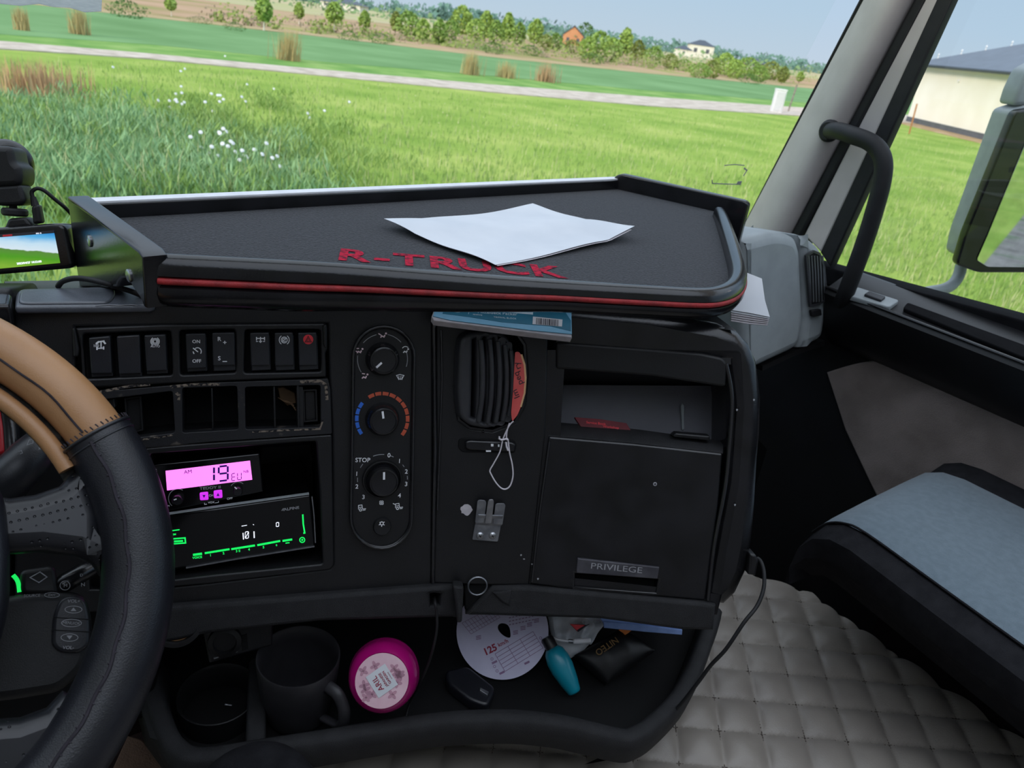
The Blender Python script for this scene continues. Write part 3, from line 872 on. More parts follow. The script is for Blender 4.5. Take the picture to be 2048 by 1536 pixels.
mk('key_light', join(gl([(605.5, 1029), (606.5, 1048), (609.5, 1066), (606.5, 1066.5)], 3), gl([(341, 1062), (359, 1059.5)], 2.4), ptext(FA, 347, 1069, 'DIM', 4, NU, 5, bold=.02)), M['green_led'], st)
mk('key_light', join(gl([(343, 1078), (370, 1076), (371, 1086), (345, 1088)], 3), gl([(348, 1083), (366, 1082)], 4)), M['green_led'], st)
mk('key_print', join(ptext(FA, 394.5, 1115, 'VOICE', 4.6, NU, 8, bold=.02), ptext(FA, 421, 1110.5, '1', 5, NU, 8, bold=.02), ptext(FA, 447, 1106.5, '2', 5, NU, 8, bold=.02), ptext(FA, 476, 1102, '3 II', 5, NU, 8, bold=.02),
     ptext(FA, 498, 1099, '4', 5, NU, 8, bold=.02), ptext(FA, 527, 1094.5, '5', 5, NU, 8, bold=.02), ptext(FA, 553, 1090.5, '0', 4, NU, 8, bold=.02), gl([(571, 1086.5), (579, 1085.5)], 2)), M['green_led'], st)
mk('round_key_light', join(C(604.5, 1080, 5, nn=NU, w=2), D(604.5, 1080, 2, nn=NU)), M['green_led'], st)
mk('white_digits', join(prib(FA, [(486, 1066), (487, 1079)], 2, NU), seg(FA, 490.5, 1064, 13, 6.5, 'abcdef', 1.5, NU), prib(FA, [(491, 1076), (497, 1064)], 1.3, NU), prib(FA, [(508, 1063), (508.5, 1076)], 2.2, NU),
     seg(FA, 552.5, 1045.5, 8, 5, 'abcdef', 1.3, NU), gl([(483, 1052.5), (494, 1050.5)], 1.1), gl([(506, 1049), (508, 1050)], 1.1)), M['white_led'], st)

# ---- climate control panel
cl = thing('climate_control_panel', FA.px(765, 1100), 'pill shaped heater control panel with three round dials on the black console', 'control panel')
def pill(x0, x1, y0, y1, lean=-5, k=16):
    r = (x1 - x0) / 2
    cx = (x0 + x1) / 2
    o = []
    for i in range(k + 1):
        a = pi - pi * i / k
        o.append((cx + r * cos(a), y0 + r - r * sin(a)))
    for i in range(k + 1):
        a = -pi * i / k
        o.append((cx + lean + r * cos(a), y1 - r - r * sin(a)))
    return o
mk('surround', ppl(FA, pill(704, 832, 650, 1100), -.002, .007, .003, holes=[pill(711, 824, 658, 1092)]), M['gloss'], cl)
mk('face', ppl(FA, pill(709, 826, 656, 1094), -.004, .004, .001), M['plastic'], cl)
NK = .0046
def dial(x, y, ro, ri_, ang, name='dial'):
    s = FA.sc(x, y)
    F = FA.at(x, y, .004)
    d = mk(name, lathe(F.o, F.n, [(ro * s, 0), (ro * s * .97, .004), (ro * s * .88, .009), (ri_ * s * 1.12, .0125), (ri_ * s, .013), (ri_ * s * .97, .0118), (ri_ * s * .5, .0115)], 48), M['gloss'], cl, 30)
    c, sn = cos(radians(ang)), sin(radians(ang))
    h = .0122
    u, v = F.uv(x, y, h)
    # the pointer stands on the dial cap
    ux, uy = F.up(x, y), 0
    q0, q1 = ri_ * s * .25, ri_ * s * .85
    base = radians(ang) - pi / 2 + F.up(x, y) + pi / 2
    p = mk('pointer', ribbon(F, [(cos(base) * q0, sin(base) * q0), (cos(base) * q1, sin(base) * q1)], 4 * s, h), M['mark'], d)
    return d
dial(765, 718, 34, 24, 222)
dial(764.5, 838, 34, 24, 97)
dial(765, 959, 33, 25, 90)
mk('dial_collar', join(tube([FA.at(765, 959, .006).P(cos(a) * 37 * FA.sc(765, 959), sin(a) * 37 * FA.sc(765, 959)) for a in [2 * pi * i / 40 for i in range(40)]], .0016, 6, True)), M['plastic_d'], cl, 60)
bx = FA.at(764, 1052, .004)
acb = mk('round_button', lathe(bx.o, bx.n, [(.0105, 0), (.0105, .0025), (.0095, .004), (.006, .0034), (.001, .0032)], 36), M['plastic'], cl)
def A(*g):
    return join(*g)
def Cn(x, y, r, a0, a1, n=12, w=1.3):
    return C(x, y, r, a0, a1, n, w, nn=NK)
mk('frost_symbol', join(C(763.5, 1047, 3.4, 0, 360, 6, 1.4, nn=.0076), *[prib(FA, [(763.5 + 4 * cos(a), 1047 - 4 * sin(a)), (763.5 + 6.5 * cos(a), 1047 - 6.5 * sin(a))], 1.5, .0076) for a in [pi / 3 * i + .5 for i in range(6)]]), M['mark'], acb)
for i in range(10):
    a0 = 122 - i * 16.4
    mk('warm_mark', C(764.5, 838, 51, a0, a0 - 13.5, 5, 7, nn=NK), M['orange_mark'], cl)
for i in range(5):
    a0 = 216 - i * 15.6
    mk('cold_mark', C(764.5, 838, 51, a0, a0 - 12.8, 5, 7, nn=NK), M['blue_mark'], cl)
mk('dial_scale', A(Cn(765, 718, 50, 78, 42), Cn(765, 718, 50, 140, 104), Cn(765, 718, 50, 15, -18), Cn(765, 718, 50, 212, 172)), M['mark_dim'], cl)
mk('fan_scale', A(Cn(765, 959, 50, 112, 86), Cn(765, 959, 50, 72, 64, 4), Cn(765, 959, 50, 36, 30, 4), Cn(765, 959, 50, 8, 0, 4), Cn(765, 959, 50, 152, 142, 5), Cn(765, 959, 50, 186, 176, 5)), M['mark_dim'], cl)
mk('surround_edge', tube([FA.px(x, y, .0062) for x, y in pill(707, 829, 653, 1097, -5, 14)], .0017, 8, True), M['edge'], cl, 60)
def man(x, y, k=1.0, f=1):
    return A(D(x + 6 * f * k, y - 3 * k, 2 * k, nn=NK), prib(FA, [(x + 4 * f * k, y), (x + 2 * f * k, y + 4 * k), (x - 2 * f * k, y + 2 * k), (x - 5 * f * k, y + 5 * k)], 2.4 * k, NK))
mk('airflow_symbol', A(man(766, 670), prib(FA, [(757, 667), (763, 671)], 2, NK), man(719, 701), prib(FA, [(712, 697), (718, 697)], 2, NK), prib(FA, [(711, 702), (716, 704)], 2, NK), man(729, 752), prib(FA, [(724, 747), (730, 748)], 2, NK)), M['rose_mark'], cl)
mk('defrost_symbol', A(man(811, 701, .9), Cn(811, 700, 7, 150, 40, 8), prib(FA, [(793, 751), (800, 749), (808, 751), (804, 758), (797, 758)], 1.3, NK, True), *[prib(FA, [(797 + i * 3.4, 752), (797.6 + i * 3.2, 760)], 1.1, NK) for i in range(3)]), M['mark'], cl)
mk('fan_numbers', A(*[ptext(FA, x, y, s, 8.6, NK, bold=.006) for x, y, s in ((725.5, 920, 'STOP'), (778, 910.5, '0'), (799, 922, '1'), (812.7, 943, '2'), (812.4, 968, '3'), (799, 991, '4'), (713.5, 947.5, '1'), (713.8, 973, '2'), (727, 994, '3'))]), M['mark'], cl)
mk('fan_symbol', A(*[C(763 + 2.3 * cos(a), 1005.5 - 2.3 * sin(a), 2, 0, 360, 8, 1.6, nn=NK) for a in [pi / 4 + pi / 2 * i for i in range(4)]]), M['mark'], cl)
def lorry(x, y, t):
    g = [prib(FA, [(x - 6, y + 3), (x - 6, y - 5), (x + 1, y - 6), (x + 2, y + 2)], 1.3, NK), prib(FA, [(x - 5, y - 1), (x + 1, y - 1.5)], 1.1, NK), C(x - 2, y + 4, 2.3, 0, 360, 12, 1.3, nn=NK), prib(FA, [(x + 2, y + 2), (x + 9, y + 1.5)], 1.3, NK), prib(FA, [(x + 2, y + 4.5), (x + 8, y + 4)], 1.2, NK)]
    if t:
        g.append(prib(FA, [(x - 11, y - 6), (x - 7, y - 4)], 1.4, NK))
    return A(*g)
mk('recirculation_symbol', A(lorry(723, 1016, 0), lorry(797, 1013, 1)), M['mark'], cl)

# ---- round-cornered vent with a red tag
vt = thing('air_vent', FB.px(980, 858), 'slatted barrel air vent with a red tag tucked in its edge', 'air vent')
vo = [(916, 700), (922, 672), (942, 661), (1000, 660), (1034, 668), (1049, 690), (1053, 750), (1048, 810), (1030, 845), (985, 862), (940, 856), (918, 840), (913, 800)]
mk('rim', prib(FB, vo, 4.5, .0015, True, .012), M['gloss'], vt)
mk('cavity', ppl(FB, vo, -.07, -.05, .002), M['void'], vt)
oo = [FB.uv(*q) for q in vo]
cu_, cv_ = sum(p[0] for p in oo) / len(oo), sum(p[1] for p in oo) / len(oo)
mk('throat', plate(FB, [(cu_ + (p[0] - cu_) * 1.05, cv_ + (p[1] - cv_) * 1.04) for p in oo], -.055, -.008, .0005, [oo]), M['plastic_d'], vt)
vx = Fr(FB.px(972, 760, .012), FB.u * cos(radians(-14)) + FB.n * sin(radians(14)) * -1, FB.v)
q = [(919, 712), (924, 676), (944, 664), (990, 663), (1015, 672), (1028, 700), (1030, 760), (1026, 815), (1008, 848), (975, 858), (940, 852), (921, 836), (916, 790)]
slots = []
for i, (x0, x1, yt, yb) in enumerate([(946, 953, 676, 838), (966, 972, 673, 846), (984, 989, 676, 847), (1000, 1005, 681, 845), (1014, 1018, 690, 838)]):
    slots.append([(x0, yt + 4), (x1, yt), (x1 + 1, (yt + yb) / 2), (x1 - 1.5, yb), (x0 - 3, yb - 3), (x0 - 1, (yt + yb) / 2)])
mk('barrel', ppl(vx, q, -.022, .0, .004, .006, holes=slots, hr=.001), M['vent'], vt, 40)
for i, (x, yt, yb) in enumerate([(963, 678, 846), (981, 677, 849), (997, 681, 848), (1011, 688, 844), (1023, 700, 834)]):
    mk('slat', tube(cr([vx.px(x - 2, yt + 2, .001), vx.px(x + 2, (yt + yb) / 2 - 30, .004), vx.px(x + 1, (yt + yb) / 2 + 30, .004), vx.px(x - 6, yb - 4, .001)], 6), .0032, 8), M['vent'], vt, 60)
mk('catch', lathe(FB.px(966, 862, .0), FB.n, [(.002, 0), (.0018, .002), (.0006, .003)], 12), M['gloss'], vt)
sd_ = thing('vent_slider', FB.px(980, 907), 'small oblong thumbwheel slot below the barrel vent', 'vent control')
mk('slot', ppl(FB, [(917, 880), (925, 876), (1030, 880), (1034, 890), (1030, 906), (925, 905), (916, 896)], -.008, .0012, .001, .003), M['void'], sd_)
mk('thumbwheel', join(ppl(FB, [(930, 884), (938, 880), (1024, 884), (1032, 889), (1030, 905), (940, 901), (931, 898)], -.004, .005, .0025, .003)), M['gloss'], sd_)
mk('position_mark', join(*[ppl(FB, [(x, y), (x + w_, y), (x + w_, y + h_), (x, y + h_)], .004, .0056, .0002) for x, y, w_, h_ in ((982, 888, 5, 5), (996, 889, 3, 5), (972, 901, 10, 3))]), M['mark'], sd_)

FTg = Fr(FB.px(1036, 780, .016), FB.u * cos(radians(30)) + FB.n * sin(radians(30)), FB.v)
tg = thing('red_tag', FTg.px(1024, 842), 'red oval card tag with black handwriting wedged in the vent', 'tag')
tq = [(1030, 704), (1036, 703), (1043, 712), (1048, 730), (1050, 756), (1048, 785), (1042, 812), (1034, 831), (1024, 843), (1022, 826), (1026, 780), (1028, 740)]
mk('card', ppl(FTg, tq, -.002, 0, .0004, .002), M['salmon'], tg)
mk('card_edge', prib(FTg, [(1042, 709), (1048.5, 730), (1050.5, 756), (1048.5, 786), (1041, 814)], 2.2, .0003, t=.0026), M['cream'], tg)
mk('handwriting', join(ptext(FTg, 1034, 732, 'ry', 12, .0005, 112), ptext(FTg, 1036, 757, 'peq', 12, .0005, 112), ptext(FTg, 1031, 788, 'lm', 12, .0005, 112)), M['ink'], tg)
NG = .012
sp_ = [(1027, 842), (1018, 852), (1006, 878), (1000, 903), (988, 926), (980, 940), (982, 948), (991, 964), (1002, 976), (1012, 978), (1021, 970), (1026, 950), (1024, 927), (1019, 905), (1016, 880), (1013, 876), (1014, 862), (1019, 846)]
mk('string_loop', tube([FB.px(q_[0], q_[1], NG) for q_ in cr([(a, b, 0) for a, b in sp_], 5)], .0009, 6), M['string'], tg, 60)
mk('string_knot', join(tube([FB.px(x, y, NG + .001) for x, y in ((999, 873), (998, 877), (1003, 880), (1012, 878), (1016, 880))], .0013, 6), tube([FB.px(x, y, NG + .001) for x, y in ((1012, 884), (1013, 893), (1016, 901))], .0012, 6)), M['string'], tg, 60)

# ---- sheet metal clip screwed to the column
cp = thing('metal_clip', FB.px(970, 1084), 'bent three pronged metal clip fixed by two screws below the slider', 'bracket')
mk('plate', ppl(FB, [(950, 1048), (954, 1036), (1004, 1038), (1001, 1058), (996, 1084), (944, 1080)], 0, .0025, .0008, .002), M['steel'], cp)
FCl = Fr(FB.px(975, 1048, .003), FB.u, FB.v * cos(radians(24)) + FB.n * sin(radians(24)))
mk('step', ppl(FCl, [(950, 1050), (957, 1030), (1006, 1032), (1003, 1052)], -.001, .0012, .0004), M['steel'], cp)
FCm = Fr(FCl.px(978, 1040, .001), FB.u, FB.v * cos(radians(4)) + FB.n * sin(radians(4)))
for pq in ([(950, 1046), (955, 1002), (960, 1000), (970, 1001), (973, 1006), (968, 1046)], [(986, 1048), (991, 1009), (995, 1007), (1008, 1007), (1011, 1011), (1005, 1050)]):
    mk('prong', ppl(FCm, pq, -.0006, .0012, .0004, .0015), M['steel'], cp)
mk('prong', ppl(FCm, [(970, 1047), (976, 1003), (979, 999), (986, 999), (988, 1004), (983, 1047)], .002, .0038, .0004, .0015), M['chrome'], cp)
for x in (960, 985):
    f = FB.at(x, 1071, .0025)
    s_ = mk('screw', lathe(f.o, f.n, [(.0046, 0), (.0042, .0012), (.0025, .0024), (.0005, .0027)], 20), M['chrome'], cp)
    mk('screw_slot', join(ribbon(f, [(-.0018, -.001), (.0018, .001)], .0008, .0028), ribbon(f, [(-.001, .0018), (.001, -.0018)], .0008, .0028)), M['void'], s_)
# ------------------------------------------------------------------ glove box
gb = thing('glove_box', FC.px(1240, 1200), 'black glove compartment with a lower door and an open upper recess', 'glove box')
opening = [(1106, 727), (1300, 726), (1456, 728), (1462, 815), (1452, 965), (1428, 1094), (1412, 1203), (1240, 1189), (1059, 1172), (1075, 1030), (1096, 870)]
frame = [(1100, 604), (1300, 622), (1440, 648), (1480, 664), (1504, 690), (1519, 724), (1528, 793), (1526, 870), (1521, 922), (1514, 1040), (1508, 1094), (1496, 1150), (1476, 1192), (1452, 1215), (1405, 1209), (1240, 1190), (1057, 1172), (1074, 1030), (1092, 900), (1102, 727)]
# outer body: rounded rim turned back towards the windscreen
tmp_o = [FC.uv(x, y, 0) for x, y in frame]
mk('frame', plate(FC, tmp_o, -.12, 0, .016, [[FC.uv(x, y, 0) for x, y in opening]]), M['gloss'], gb, 40)
mk('body_side', plate(FC, [(p[0] - .004 if i > 3 else p[0], p[1]) for i, p in enumerate(tmp_o)], -.30, -.11, .01, [[FC.uv(x, y, 0) for x, y in opening]]), M['plastic_d'], gb)
mk('opening_trim', tube(cr([FC.px(x, y, .002) for x, y in ((1452, 727), (1461, 770), (1464, 815), (1458, 900), (1450, 975), (1428, 1094), (1416, 1200))], 5), .0026, 10), M['edge'], gb, 60)
mk('back_wall', loft([[FC.px(1100, 770, -.085), FC.px(1470, 772, -.085)], [FC.px(1105, 860, -.07), FC.px(1470, 900, -.07)], [FC.px(1105, 960, -.05), FC.px(1470, 1000, -.05)]], False, False), M['recess'], gb)
mk('recess_roof', loft([[FC.px(1104, 700, -.004), FC.px(1462, 702, -.004)], [FC.px(1104, 728, -.002), FC.px(1462, 729, -.002)], [FC.px(1104, 748, -.05), FC.px(1464, 756, -.05)], [FC.px(1104, 770, -.10), FC.px(1470, 772, -.10)]], False, False), M['plastic_d'], gb)
mk('upper_fascia', ppl(FC, [(1112, 684), (1400, 706), (1446, 716), (1455, 728), (1452, 772), (1446, 774), (1300, 752), (1112, 738)], -.006, .004, .003, .004), M['plastic_d'], gb)
doorq = [(1097, 872), (1270, 887), (1446, 907), (1437, 1010), (1426, 1094), (1411, 1202), (1240, 1187), (1061, 1170), (1076, 1030)]
dr = mk('door', ppl(FC, doorq, -.03, .003, .003, .003, holes=[[(1151, 1148), (1316, 1160), (1312, 1186), (1150, 1174)]]), M['gloss'], gb)
mk('door_edge', tube([FC.px(x, y, .003) for x, y in ((1099, 882), (1079, 1030), (1064, 1164))], .0016, 8), M['edge'], dr, 60)
mk('finger_recess', ppl(FC, [(1151, 1148), (1316, 1160), (1312, 1186), (1150, 1174)], -.028, -.012, .001), M['void'], dr)
bq = [(1155, 1117), (1319, 1135), (1315, 1158), (1153, 1146)]
bg = mk('badge', ppl(FC, bq, .0, .0065, .001, .001), M['badge'], dr)
mk('badge_lettering', ptext(FC, 1233, 1136, 'PRIVILEGE', 12, .0068, -5.5, sx=1.35), M['mark_dim'], dr)
mk('screw_hole', lathe(FC.px(1310, 968, .003), FC.n, [(.0024, 0), (.0024, .0006), (.0014, .0008), (.0012, -.001)], 16), M['mark_dim'], dr)
mk('latch_tab', ppl(FC, [(1345, 872), (1352, 866), (1420, 872), (1421, 882)], -.03, -.016, .002, .001), M['plastic'], gb)
top_ = loft([[FC.px(1097, 872, .001), FC.px(1270, 887, .001), FC.px(1446, 907, .001)], [FC.px(1097, 866, -.002), FC.px(1270, 881, -.002), FC.px(1446, 901, -.002)],
             [FC.px(1097, 843, -.035), FC.px(1270, 858, -.035), FC.px(1446, 882, -.035)], [FC.px(1097, 850, -.05), FC.px(1270, 866, -.05), FC.px(1446, 890, -.05)]], False, False)
mk('door_ledge', top_, M['grain'], gb)
mk('crease_highlight', ppl(FC, [(1362, 812), (1366, 808), (1370, 812), (1368, 862), (1364, 862)], -.079, -.072, .003), M['silver'], gb)  # silver strip standing in for the highlight on the recess crease
for x, y in ((1076, 1158), (1470, 1010), (1474, 820), (1508, 800)):
    mk('paint_chip', sheet(FC, [(lambda u, v: (u + cos(a) * .0011 * (1 + .3 * sin(3 * a)), v + sin(a) * .0014))(*FC.uv(x, y, .0035)) for a in [2 * pi * i / 12 for i in range(12)]], .0036, .0004), M['mark_dim'], gb)

FBk = Fr(FC.px(1205, 860, -.03), FC.u, FC.v * .8 + FC.n * -.6)
bk = thing('red_booklet', FBk.px(1205, 858), 'dark red document booklet standing in the glove box recess', 'booklet')
mk('cover', ppl(FBk, [(1149, 834), (1200, 838), (1253, 846), (1264, 864), (1210, 870), (1170, 866)], -.002, .002, .0006), M['maroon'], bk)
mk('cover_print', join(ptext(FBk, 1192, 846, 'Service Book', 5, .0024, -6), ptext(FBk, 1222, 854, 'Workshop', 5, .0024, -6)), M['red'], bk)

# ------------------------------------------------------------------ carpeted shelf
sh = thing('dash_shelf', FS.px(860, 545, -.04), 'wide carpeted dashboard shelf with black lipped rim and red piping', 'shelf')
rim_px = [(318, 512), (345, 514), (500, 522), (680, 532), (860, 546), (1000, 557), (1150, 567), (1300, 576), (1395, 581), (1440, 579), (1470, 568), (1484, 551), (1486, 530), (1478, 500), (1466, 465), (1452, 428), (1446, 416)]
rim = [FS.uv(x, y, 0) for x, y in rim_px]
rim_s = [(q[0], q[1]) for q in cr([(u, v, 0) for u, v in rim], 4)]
def sweep(path, prof, sc=None):
    """profile of (out, n) carried along a u,v path; out is to the right-hand side facing the viewer"""
    rings = []
    P = [Vector(p) for p in path]
    for i in range(len(P)):
        a, c = P[max(i - 1, 0)], P[min(i + 1, len(P) - 1)]
        d = (c - a).normalized()
        o = Vector((d.y, -d.x))
        k = sc[i] if sc else 1.0
        rings.append([FS.P(P[i].x + o.x * r, P[i].y + o.y * r, n * k) for r, n in prof])
    return loft(rings)
rim_k = [1 + .5 * max(0, min(1, (rim[8][0] * .45 + rim[4][0] * .55 - q[0]) / (rim[4][0] - rim[0][0]))) for q in rim_s]
mk('rim', sweep(rim_s, [(-.014, -.018), (-.013, -.003), (-.009, .0005), (-.003, .001), (.002, -.001), (.006, -.005), (.007, -.011), (.002, -.0135), (.003, -.017), (.007, -.0185), (.008, -.023), (.005, -.029), (-.003, -.033), (-.03, -.033), (-.03, -.02)], rim_k), M['gloss'], sh, 50)
pp = []
P_ = [Vector(p) for p in rim_s]
for i in range(len(P_)):
    d = (P_[min(i + 1, len(P_) - 1)] - P_[max(i - 1, 0)]).normalized()
    pp.append(FS.P(P_[i].x + d.y * .005, P_[i].y - d.x * .005, -.0145 * rim_k[i]))
mk('red_piping', tube(pp, .0034, 8), M['piping'], sh, 60)['label'] = 'red piping along the rim'
NB = -.016
board_px = [(225, 424), (1238, 372), (1444, 408), (1454, 430), (1484, 520), (1486, 548), (1470, 568), (1440, 579), (1395, 581), (1150, 567), (860, 546), (500, 522), (345, 514), (318, 512)]
mk('felt_board', plate(FS, [FS.uv(x, y, NB) for x, y in board_px], NB - .012, NB, .002), M['felt'], sh)
lt = []
for x, s in ((706, 'R'), (764, '-'), (818, 'T'), (886, 'R'), (950, 'U'), (1022, 'C'), (1092, 'K')):
    y = 510 + (x - 706) * .082
    f = FS.at(x, y, NB + .0008)
    d = Vector(FS.uv(1094, 542, NB)) - Vector(FS.uv(706, 510, NB))
    lt.append(text(f, s, .04, 0, 0, 0, math.atan2(d.y, d.x), bold=.03, sx=.95, t=.0015))
mk('red_lettering', join(*lt), M['red_felt'], sh)['label'] = 'worn red letters sewn on the felt'
# rear rail with a white top edging
ra, rb = FS.px(205, 408, .0), FS.px(1256, 360, .0)
FRl = Fr(ra, rb - ra, (0, 0, 1))
L_ = (rb - ra).length
mk('rear_rail', box(FRl, -.01, L_, -.035, 0, -.016, 0, .002), M['gloss'], sh)
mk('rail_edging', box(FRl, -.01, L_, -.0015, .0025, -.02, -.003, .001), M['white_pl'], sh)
# left side board
a_, b_ = FS.px(284, 506, .006), FS.px(134, 393, .006)
FLs = Fr(a_, (a_ - b_), (0, 0, 1))
lq = [(134, 393), (277, 501), (285, 514), (292, 617), (288, 615), (280, 596), (270, 582), (258, 563), (250, 557), (242, 557), (235, 566), (233, 574), (159, 575), (150, 520)]
lb = mk('left_side_board', ppl(FLs, lq, -.022, 0, .0025), M['gloss'], sh)
for x, y in ((180, 482), (259, 551)):
    f = FLs.at(x, y, 0)
    s_ = mk('screw', lathe(f.o, f.n, [(.0062, 0), (.0062, .0012), (.005, .002), (.0005, .0022)], 20), M['chrome'], lb)
# right side board
a_, b_ = FS.px(1240, 352, .008), FS.px(1490, 407, .008)
FRs = Fr(a_, b_ - a_, (0, 0, 1))
LR = (b_ - a_).length
mk('right_side_board', plate(FRs, rr([(-.012, -.05), (LR + .006, -.085), (LR + .006, 0), (LR - .002, .004), (.0, .004), (-.012, -.004)], .006), -.018, 0, .003), M['gloss'], sh)
# plinth that carries the shelf
pl_px = [(260, 430), (1238, 380), (1430, 412), (1448, 500), (1420, 530), (1100, 515), (860, 498), (500, 480), (330, 474)]
mk('shelf_base', plate(FS, [FS.uv(x, y, -.03) for x, y in pl_px], -.055, -.029, .003), M['plastic_d'], sh)

# sheet of paper lying on the felt
NPp = NB + .001
cA, cB, cC, cD = [Vector(FS.uv(x, y, NPp)) for x, y in ((767, 456), (1064, 417), (1264, 478), (990, 535))]
def pap(u, v, lift=0.0, sft=0.0):
    p = (cA * (1 - u) + cB * u) * (1 - v) + (cD * (1 - u) + cC * u) * v
    n = NPp + .004 + .0022 * sin(u * 7 + v * 3) + .0016 * sin(v * 9 - u * 4) - .003 * (1 - u) * v
    c = max(0, u - .78) * max(0, v - .55)
    n += c * .16 + max(0, .22 - u) * max(0, .3 - v) * .10
    return FS.P(p.x + sft, p.y - sft, max(n, NPp + .0006) + lift)
tag(mk('paper_sheet', surf(lambda u, v: pap(u, v, .0012), 28, 20, (0, 0, -.0003)), M['paper'], None, 60), 'white sheet of paper with a curled corner lying on the felt shelf', 'paper')
tag(mk('paper_sheet', surf(lambda u, v: pap(u * .96, v * .97 + .02, 0, .003), 24, 16, (0, 0, -.0003)), M['paper_edge'], None, 60), 'off white sheet hidden under the top paper on the felt shelf', 'paper')

# blue receipt pad under the shelf
FN = Fr(FB.px(1000, 640, .03), FB.u, FB.v * cos(radians(38)) - FB.n * sin(radians(38)))
pd = thing('receipt_pad', FN.px(1000, 650), 'blue covered receipt pad poking out between shelf and dashboard', 'notepad')
nq = [(873, 606), (1143, 624), (1144, 668), (1060, 660), (980, 650), (900, 640), (866, 632)]
mk('pages', ppl(FN, [(874, 606), (1142, 624), (1144, 675), (1050, 664), (980, 655), (900, 645), (868, 641), (863, 633)], -.012, -.0015, .001), M['paper_edge'], pd)
mk('cover', ppl(FN, nq, -.0015, 0, .0004), M['cover_blue'], pd)
mk('cover_band', ppl(FN, [(892, 607), (1130, 623), (1142, 641), (1142, 662), (1100, 652), (1003, 644), (940, 634), (885, 627)], -.0002, .0005, .0001), M['cover_teal'], pd)
mk('cover_window', ppl(FN, [(955, 612), (1066, 620), (1066, 629), (1010, 624)], .0002, .0009, .0001), M['card'], pd)
mk('cover_print', join(prib(FN, [(q_[0], q_[1]) for q_ in cr([(903, 620, 0), (912, 616, 0), (921, 616, 0), (927, 620, 0), (918, 624, 0), (909, 623, 0)], 4, True)], 1.2, .001, True),
     prib(FN, [(939, 618), (937, 628)], .9, .001), ptext(FN, 995, 625.5, 'Mitteldeck Packer', 6.5, .001, -4.5, sx=1.15), ptext(FN, 955, 629, 'Abrechnung', 2.6, .001, -4.5, bold=.01), ptext(FN, 1010, 635.5, 'TRIMVAL BLOCK', 3.2, .001, -5, sx=1.3)), M['card'], pd)
bc = mk('barcode_label', ppl(FN, [(1066, 633), (1125, 639), (1124, 653), (1065, 648)], .0003, .001, .0001), M['white_pl'], pd)
rng = random.Random(4)
bars, x = [], 1073
while x < 1117:
    w_ = rng.choice((.8, 1.2, 1.8))
    bars.append(prib(FN, [(x, 635 + (x - 1066) * .09), (x - .5, 647 + (x - 1066) * .09)], w_, .0015))
    x += w_ + rng.choice((.8, 1.2, 2))
mk('bars', join(*bars), M['ink'], bc)

# wad of slips hanging off the right end
FW = azfr(FS.px(1478, 565, -.034), 76, 42)
wad = thing('paper_slips', FW.px(1505, 640), 'bundle of white paper slips sticking out past the right end of the shelf', 'papers')
for i in range(6):
    k = i * 2.2
    mk('slip', ppl(FW, [(1462, 548 + k), (1488, 543 + k * .5), (1524, 557 + k), (1530, 600 + k), (1540 - k * .4, 634 + k * 1.5), (1500, 626 + k * 2), (1462, 620 + k * 2)], -.0022 * i - .0016, -.0022 * i, .0003), M['paper'] if i < 2 else M['paper_edge'], wad)

# ------------------------------------------------------------------ dash camera and cables
FK = Fr(atd(60, 500, .80), (cos(radians(-28)), sin(radians(-28)), 0), (-.02, .28, 1))
FK = FK.at(60, 500, 0, FK.up(60, 500) * 0 + radians(0))
dc = thing('dash_camera', FK.px(20, 550), 'black dash camera with a lit screen hanging from a suction mount', 'camera')
mk('body', ppl(FK, [(-90, 462), (100, 447), (122, 447), (131, 455), (147, 530), (140, 537), (-80, 556)], -.03, 0, .004, .004), M['gloss'], dc)
scr = bpy.data.materials.new('lit_camera_screen')
scr.use_nodes = True
t = scr.node_tree
bs = t.nodes['Principled BSDF']
tc = t.nodes.new('ShaderNodeTexCoord')
sx_ = t.nodes.new('ShaderNodeSeparateXYZ')
cr_ = t.nodes.new('ShaderNodeValToRGB')
nz = t.nodes.new('ShaderNodeTexNoise')
nz.inputs['Scale'].default_value = 5
ad = t.nodes.new('ShaderNodeMath')
ad.operation = 'MULTIPLY_ADD'
ad.inputs[1].default_value = .10
t.links.new(tc.outputs['Generated'], sx_.inputs[0])
t.links.new(tc.outputs['Generated'], nz.inputs['Vector'])
t.links.new(nz.outputs[0], ad.inputs[0])
t.links.new(sx_.outputs['Z'], ad.inputs[2])
t.links.new(ad.outputs[0], cr_.inputs[0])
e = cr_.color_ramp.elements
e[0].position, e[0].color = 0.0, rgb('5f9a1e')
e[1].position, e[1].color = 1.0, rgb('2f8fd8')
for p_, c_ in ((.22, '86b834'), (.44, '4fa018'), (.58, '5c8f3a'), (.60, 'dff0fa'), (.76, 'c9e8fb'), (.9, '58b4ec')):
    k_ = e.new(p_)
    k_.color = rgb(c_)
t.links.new(cr_.outputs[0], bs.inputs['Emission Color'])
bs.inputs['Emission Strength'].default_value = .9
bs.inputs['Base Color'].default_value = (.01, .01, .01, 1)
scm = mk('screen', ppl(FK, [(-70, 474), (107, 461), (120, 526), (-60, 543)], -.001, .0008, .0002), scr, dc)
scm['label'] = 'lit screen showing sky and meadow'
mk('status_bar', ppl(FK, [(-70, 474), (107, 461), (108.5, 466), (-69, 480)], .0006, .0012, .0001), M['ink'], scm)
mk('screen_print', join(ptext(FK, 77, 466, '▪▪ ▪'.replace('▪', 'o'), 4, .0016, 5), ptext(FK, 58, 525, '2023/04/27 10:22:08', 4.2, .0012, 6, bold=.02)), M['white_led'], scm)
mk('record_mark', ppl(FK, [(5, 470), (24, 468.5), (24.5, 472), (5.5, 473.5)], .001, .0018, .0001), M['red'], scm)
